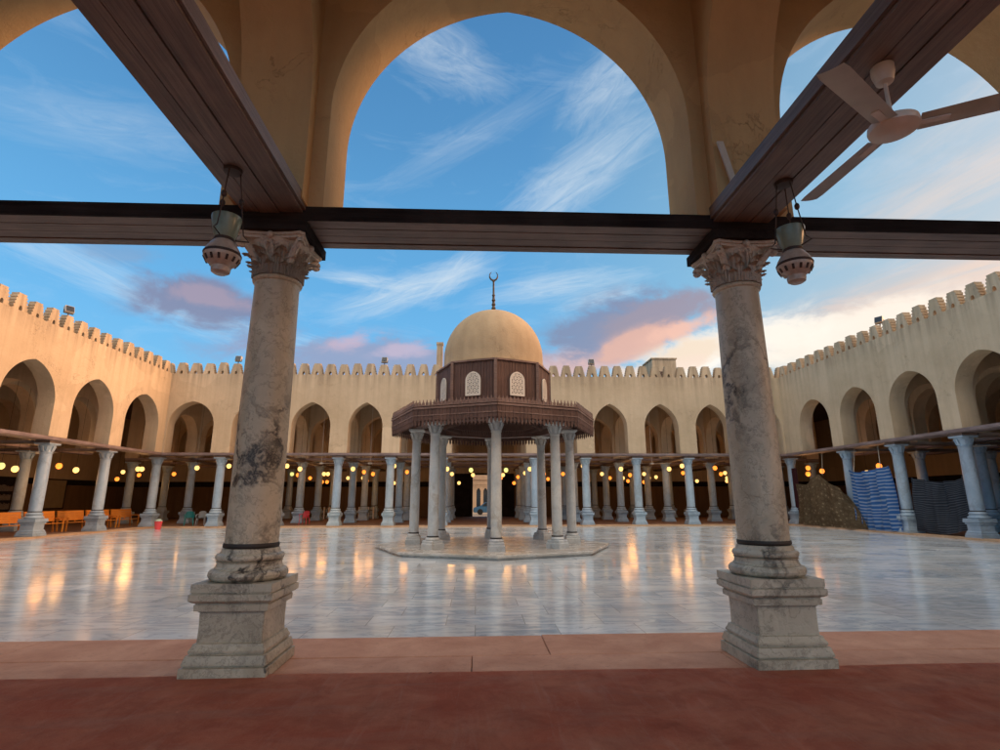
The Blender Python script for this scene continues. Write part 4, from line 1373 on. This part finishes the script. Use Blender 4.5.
# paler, turquoise to peach toward the right
right = nt.n('ShaderNodeMapRange', {0: dot((.83, .50, .10)), 1: .55, 2: 1.0, 3: 0.0, 4: 1.0}, clamp=True).outputs[0]
grad = nt.mix(nt.math('MULTIPLY', right, .9), grad, (.30, .49, .56))
low = nt.n('ShaderNodeMapRange', {0: dz, 1: .45, 2: .12, 3: 0.0, 4: 1.0}, clamp=True).outputs[0]
warm = nt.math('MULTIPLY', nt.n('ShaderNodeMapRange', {0: dot((.90, .43, .05)), 1: .72, 2: 1.0, 3: 0.0, 4: 1.0}, clamp=True).outputs[0], low)
grad = nt.mix(warm, grad, (.70, .50, .34))
def blob(c, sx, sy, rot=0.0):
    """soft elliptical mask round a direction; sx, sy in radians"""
    c = Vector(c).normalized()
    rx = c.cross(Vector((0, 0, 1))).normalized()
    up = rx.cross(c)
    a = rx * math.cos(rot) + up * math.sin(rot)
    b = -rx * math.sin(rot) + up * math.cos(rot)
    u = nt.math('MULTIPLY', dot(a), 1 / sx); v = nt.math('MULTIPLY', dot(b), 1 / sy)
    q = nt.math('ADD', nt.math('MULTIPLY', u, u), nt.math('MULTIPLY', v, v))
    e = nt.math('EXPONENT', nt.math('MULTIPLY', q, -1.0))
    return nt.math('MULTIPLY', e, nt.math('GREATER_THAN', dot(c), 0.0))
def dirs(az, el):
    az, el = R(az), R(el)
    return (math.sin(az) * math.cos(el), math.cos(az) * math.cos(el), math.sin(el))
wisp = nt.noise(nt.mapping(d, (2.0, 2.0, 7.0), (.5, .3, .4)), 3.2, 10, .62, .7)
puff = nt.noise(nt.mapping(d, (1, 1, 1.9)), 9.0, 11, .64, .35)
fine = nt.noise(nt.mapping(d, (3, 2, 6), (.2, .6, -.5)), 5, 9, .65, .5)
def layer(base, mask, tex, lo, hi, amt, colr):
    f = nt.math('MULTIPLY', nt.n('ShaderNodeMapRange', {0: nt.math('ADD', tex, nt.math('MULTIPLY', mask, .42)), 1: lo, 2: hi, 3: 0.0, 4: amt}, clamp=True, interpolation_type='SMOOTHSTEP').outputs[0], nt.n('ShaderNodeMapRange', {0: mask, 1: .02, 2: .25, 3: 0.0, 4: 1.0}, clamp=True).outputs[0])
    return nt.mix(f, base, colr)
k = grad
# high thin cirrus everywhere
k = nt.mix(nt.math('MULTIPLY', nt.ramp(wisp, [(.52, 0.0), (.80, 1.0)]), .28), k, (.55, .68, .82))
# wisps: streaks drawn out along each patch's own axis
def streak(base, az, el, sx, sy, rot, amt, colr=(.66, .74, .80)):
    c = Vector(dirs(az, el)).normalized()
    rx = c.cross(Vector((0, 0, 1))).normalized()
    up = rx.cross(c)
    a = rx * math.cos(rot) + up * math.sin(rot)
    b = -rx * math.sin(rot) + up * math.cos(rot)
    u = nt.math('MULTIPLY', dot(a), 1 / sx); v = nt.math('MULTIPLY', dot(b), 1 / sy)
    e = nt.math('MULTIPLY', nt.math('EXPONENT', nt.math('MULTIPLY', nt.math('ADD', nt.math('MULTIPLY', u, u), nt.math('MULTIPLY', v, v)), -1.0)), nt.math('GREATER_THAN', dot(c), 0.0))
    vec = nt.n('ShaderNodeCombineXYZ', {0: nt.math('MULTIPLY', u, .9), 1: nt.math('MULTIPLY', v, 1.3), 2: az * .37}).outputs[0]
    tex = nt.noise(vec, 1.7, 10, .66, 1.3)
    f = nt.math('MULTIPLY', nt.n('ShaderNodeMapRange', {0: nt.math('MULTIPLY', tex, e), 1: .16, 2: .62, 3: 0.0, 4: amt * .72}, clamp=True).outputs[0], 1.0)
    return nt.mix(f, base, colr)
for az, el, sx, sy, rot, amt in ((-7.5, 22, .17, .035, .38, 1.0), (-13, 22.5, .10, .014, -.05, .9), (-2.5, 24.0, .09, .03, .75, .7), (11.5, 33, .20, .055, .55, .95), (16, 41, .10, .05, .65, .75), (-5, 44, .13, .05, -.35, .7), (9, 22.5, .16, .03, .1, .8), (-38, 31, .16, .05, .2, .35),
                               (-36, 19, .26, .035, -.3, .6), (-24, 16.5, .22, .02, -.15, .6), (-1, 37, .2, .03, .5, .3), (14, 21, .10, .018, .15, .8)):
    k = streak(k, az, el, sx, sy, rot, amt)
# right hand peach veil
k = streak(k, 44, 17.5, .36, .06, .14, 1.0, (.76, .53, .37))
k = streak(k, 35, 14.5, .26, .035, .08, 1.0, (.84, .62, .42))
k = layer(k, blob(dirs(42, 16), .22, .035, .10), wisp, .52, .88, .6, (.80, .56, .40))
k = streak(k, 47, 25, .24, .05, .22, .8, (.74, .58, .45))
k = streak(k, 50, 30, .20, .04, .3, .5, (.70, .62, .54))
k = layer(k, blob(dirs(26, 14.5), .13, .035, .1), puff, .45, .75, .95, (1.0, .93, .82))
k = layer(k, blob(dirs(35, 14), .2, .05, .0), puff, .50, .8, .8, (1.0, .86, .68))
# low bank left of the dome
k = layer(k, blob(dirs(-12, 14.4), .19, .036, .0), puff, .47, .75, .92, (.27, .30, .45))
k = layer(k, blob(dirs(-14, 16.0), .05, .016, .3), puff, .53, .85, .75, (.62, .42, .48))
k = layer(k, blob(dirs(-8, 15.6), .05, .014, .1), puff, .53, .85, .7, (.60, .45, .54))
# purple cloud left
k = layer(k, blob(dirs(-28.7, 18.2), .085, .034, -.05), puff, .47, .77, .95, (.20, .20, .31))
k = layer(k, blob(dirs(-28, 18.8), .055, .016, -.05), puff, .55, .85, .7, (.40, .28, .33))
k = layer(k, blob(dirs(-36, 21), .06, .016, .1), puff, .53, .87, .5, (.22, .30, .45))
# big grey-pink cloud right of the dome, lit from below and from the right
k = layer(k, blob(dirs(13.5, 15.2), .10, .028, .2), puff, .45, .77, .95, (.80, .46, .36))
k = layer(k, blob(dirs(15.5, 17.8), .105, .046, .25), puff, .45, .73, .97, (.20, .235, .36))
k = layer(k, blob(dirs(20.3, 18.6), .085, .030, .12), puff, .45, .75, .95, (.32, .25, .29))
k = layer(k, blob(dirs(18.3, 16.2), .085, .020, .30), puff, .47, .79, .95, (.76, .41, .28))
k = layer(k, blob(dirs(22.5, 17.2), .055, .014, .25), puff, .49, .81, .9, (.92, .50, .33))
k = layer(k, blob(dirs(22.5, 14.6), .075, .022, .2), puff, .43, .81, .95, (.92, .70, .48))
k = layer(k, blob(dirs(19, 13.2), .08, .014, .1), puff, .47, .81, .8, (.95, .70, .52))
# unseen warm-white brightening added overhead and behind the near gallery as fill light
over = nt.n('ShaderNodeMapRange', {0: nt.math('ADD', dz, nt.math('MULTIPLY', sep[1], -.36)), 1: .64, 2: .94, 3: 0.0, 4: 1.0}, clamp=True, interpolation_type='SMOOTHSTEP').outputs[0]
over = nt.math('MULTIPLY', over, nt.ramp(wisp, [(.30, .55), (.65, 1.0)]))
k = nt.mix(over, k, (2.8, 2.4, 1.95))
# sunset glow round the sun, out of the frame to the right
gl = nt.math('MULTIPLY', blob((.93, -.22, .34), .48, .36), nt.n('ShaderNodeMapRange', {0: dot((.93, -.22, .34)), 1: .35, 2: .8, 3: 0.0, 4: 1.0}, clamp=True).outputs[0])
k = nt.mix(nt.math('MULTIPLY', gl, 1.0), k, (3.8, 1.85, .75))
bg1 = nt.n('ShaderNodeBackground', {'Color': nt.mix(1.0, sky.outputs[0], (.35, .38, .40), 'MULTIPLY'), 'Strength': .05})
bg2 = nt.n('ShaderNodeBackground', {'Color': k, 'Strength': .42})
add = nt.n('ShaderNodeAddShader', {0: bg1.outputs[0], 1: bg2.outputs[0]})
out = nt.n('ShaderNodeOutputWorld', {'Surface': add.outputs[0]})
w.cycles.sampling_method = 'MANUAL'
w.cycles.sample_map_resolution = 512

sl = bpy.data.lights.new('sun', 'SUN')
sl.energy = 1.25
sl.angle = R(16)
sl.color = (1.0, .50, .24)
so = bpy.data.objects.new('sun', sl)
col.objects.link(so)
sd = Vector((math.sin(SUN_AZ) * math.cos(SUN_EL), math.cos(SUN_AZ) * math.cos(SUN_EL), math.sin(SUN_EL)))
so.rotation_euler = sd.to_track_quat('Z', 'Y').to_euler()
so.location = (40, -10, 30)

# ------------------------------------------------------------------ camera
cam = bpy.data.cameras.new('camera')
cam.sensor_width = 36
cam.lens = 532.2 * 36 / 1000
cam.clip_end = 2000
cam.clip_start = .05
co = bpy.data.objects.new('camera', cam)
col.objects.link(co)
mrot = Matrix.Rotation(-.0438, 4, 'Z') @ Matrix.Rotation(PI / 2 + .2292, 4, 'X') @ Matrix.Rotation(-.0019, 4, 'Z')
co.matrix_world = Matrix.Translation((0, 0, 1.6)) @ mrot
scene.camera = co

scene.render.engine = 'CYCLES'
cy = scene.cycles
cy.use_denoising = True
cy.use_adaptive_sampling = True
cy.adaptive_threshold = .02
cy.max_bounces = 8
cy.diffuse_bounces = 5
cy.glossy_bounces = 3
cy.transmission_bounces = 2
cy.caustics_reflective = False
cy.caustics_refractive = False
cy.sample_clamp_indirect = 6
vs = scene.view_settings
vs.view_transform = 'Standard'
vs.look = 'None'
vs.exposure = 1.2
vs.gamma = 1.0
vs.use_curve_mapping = False
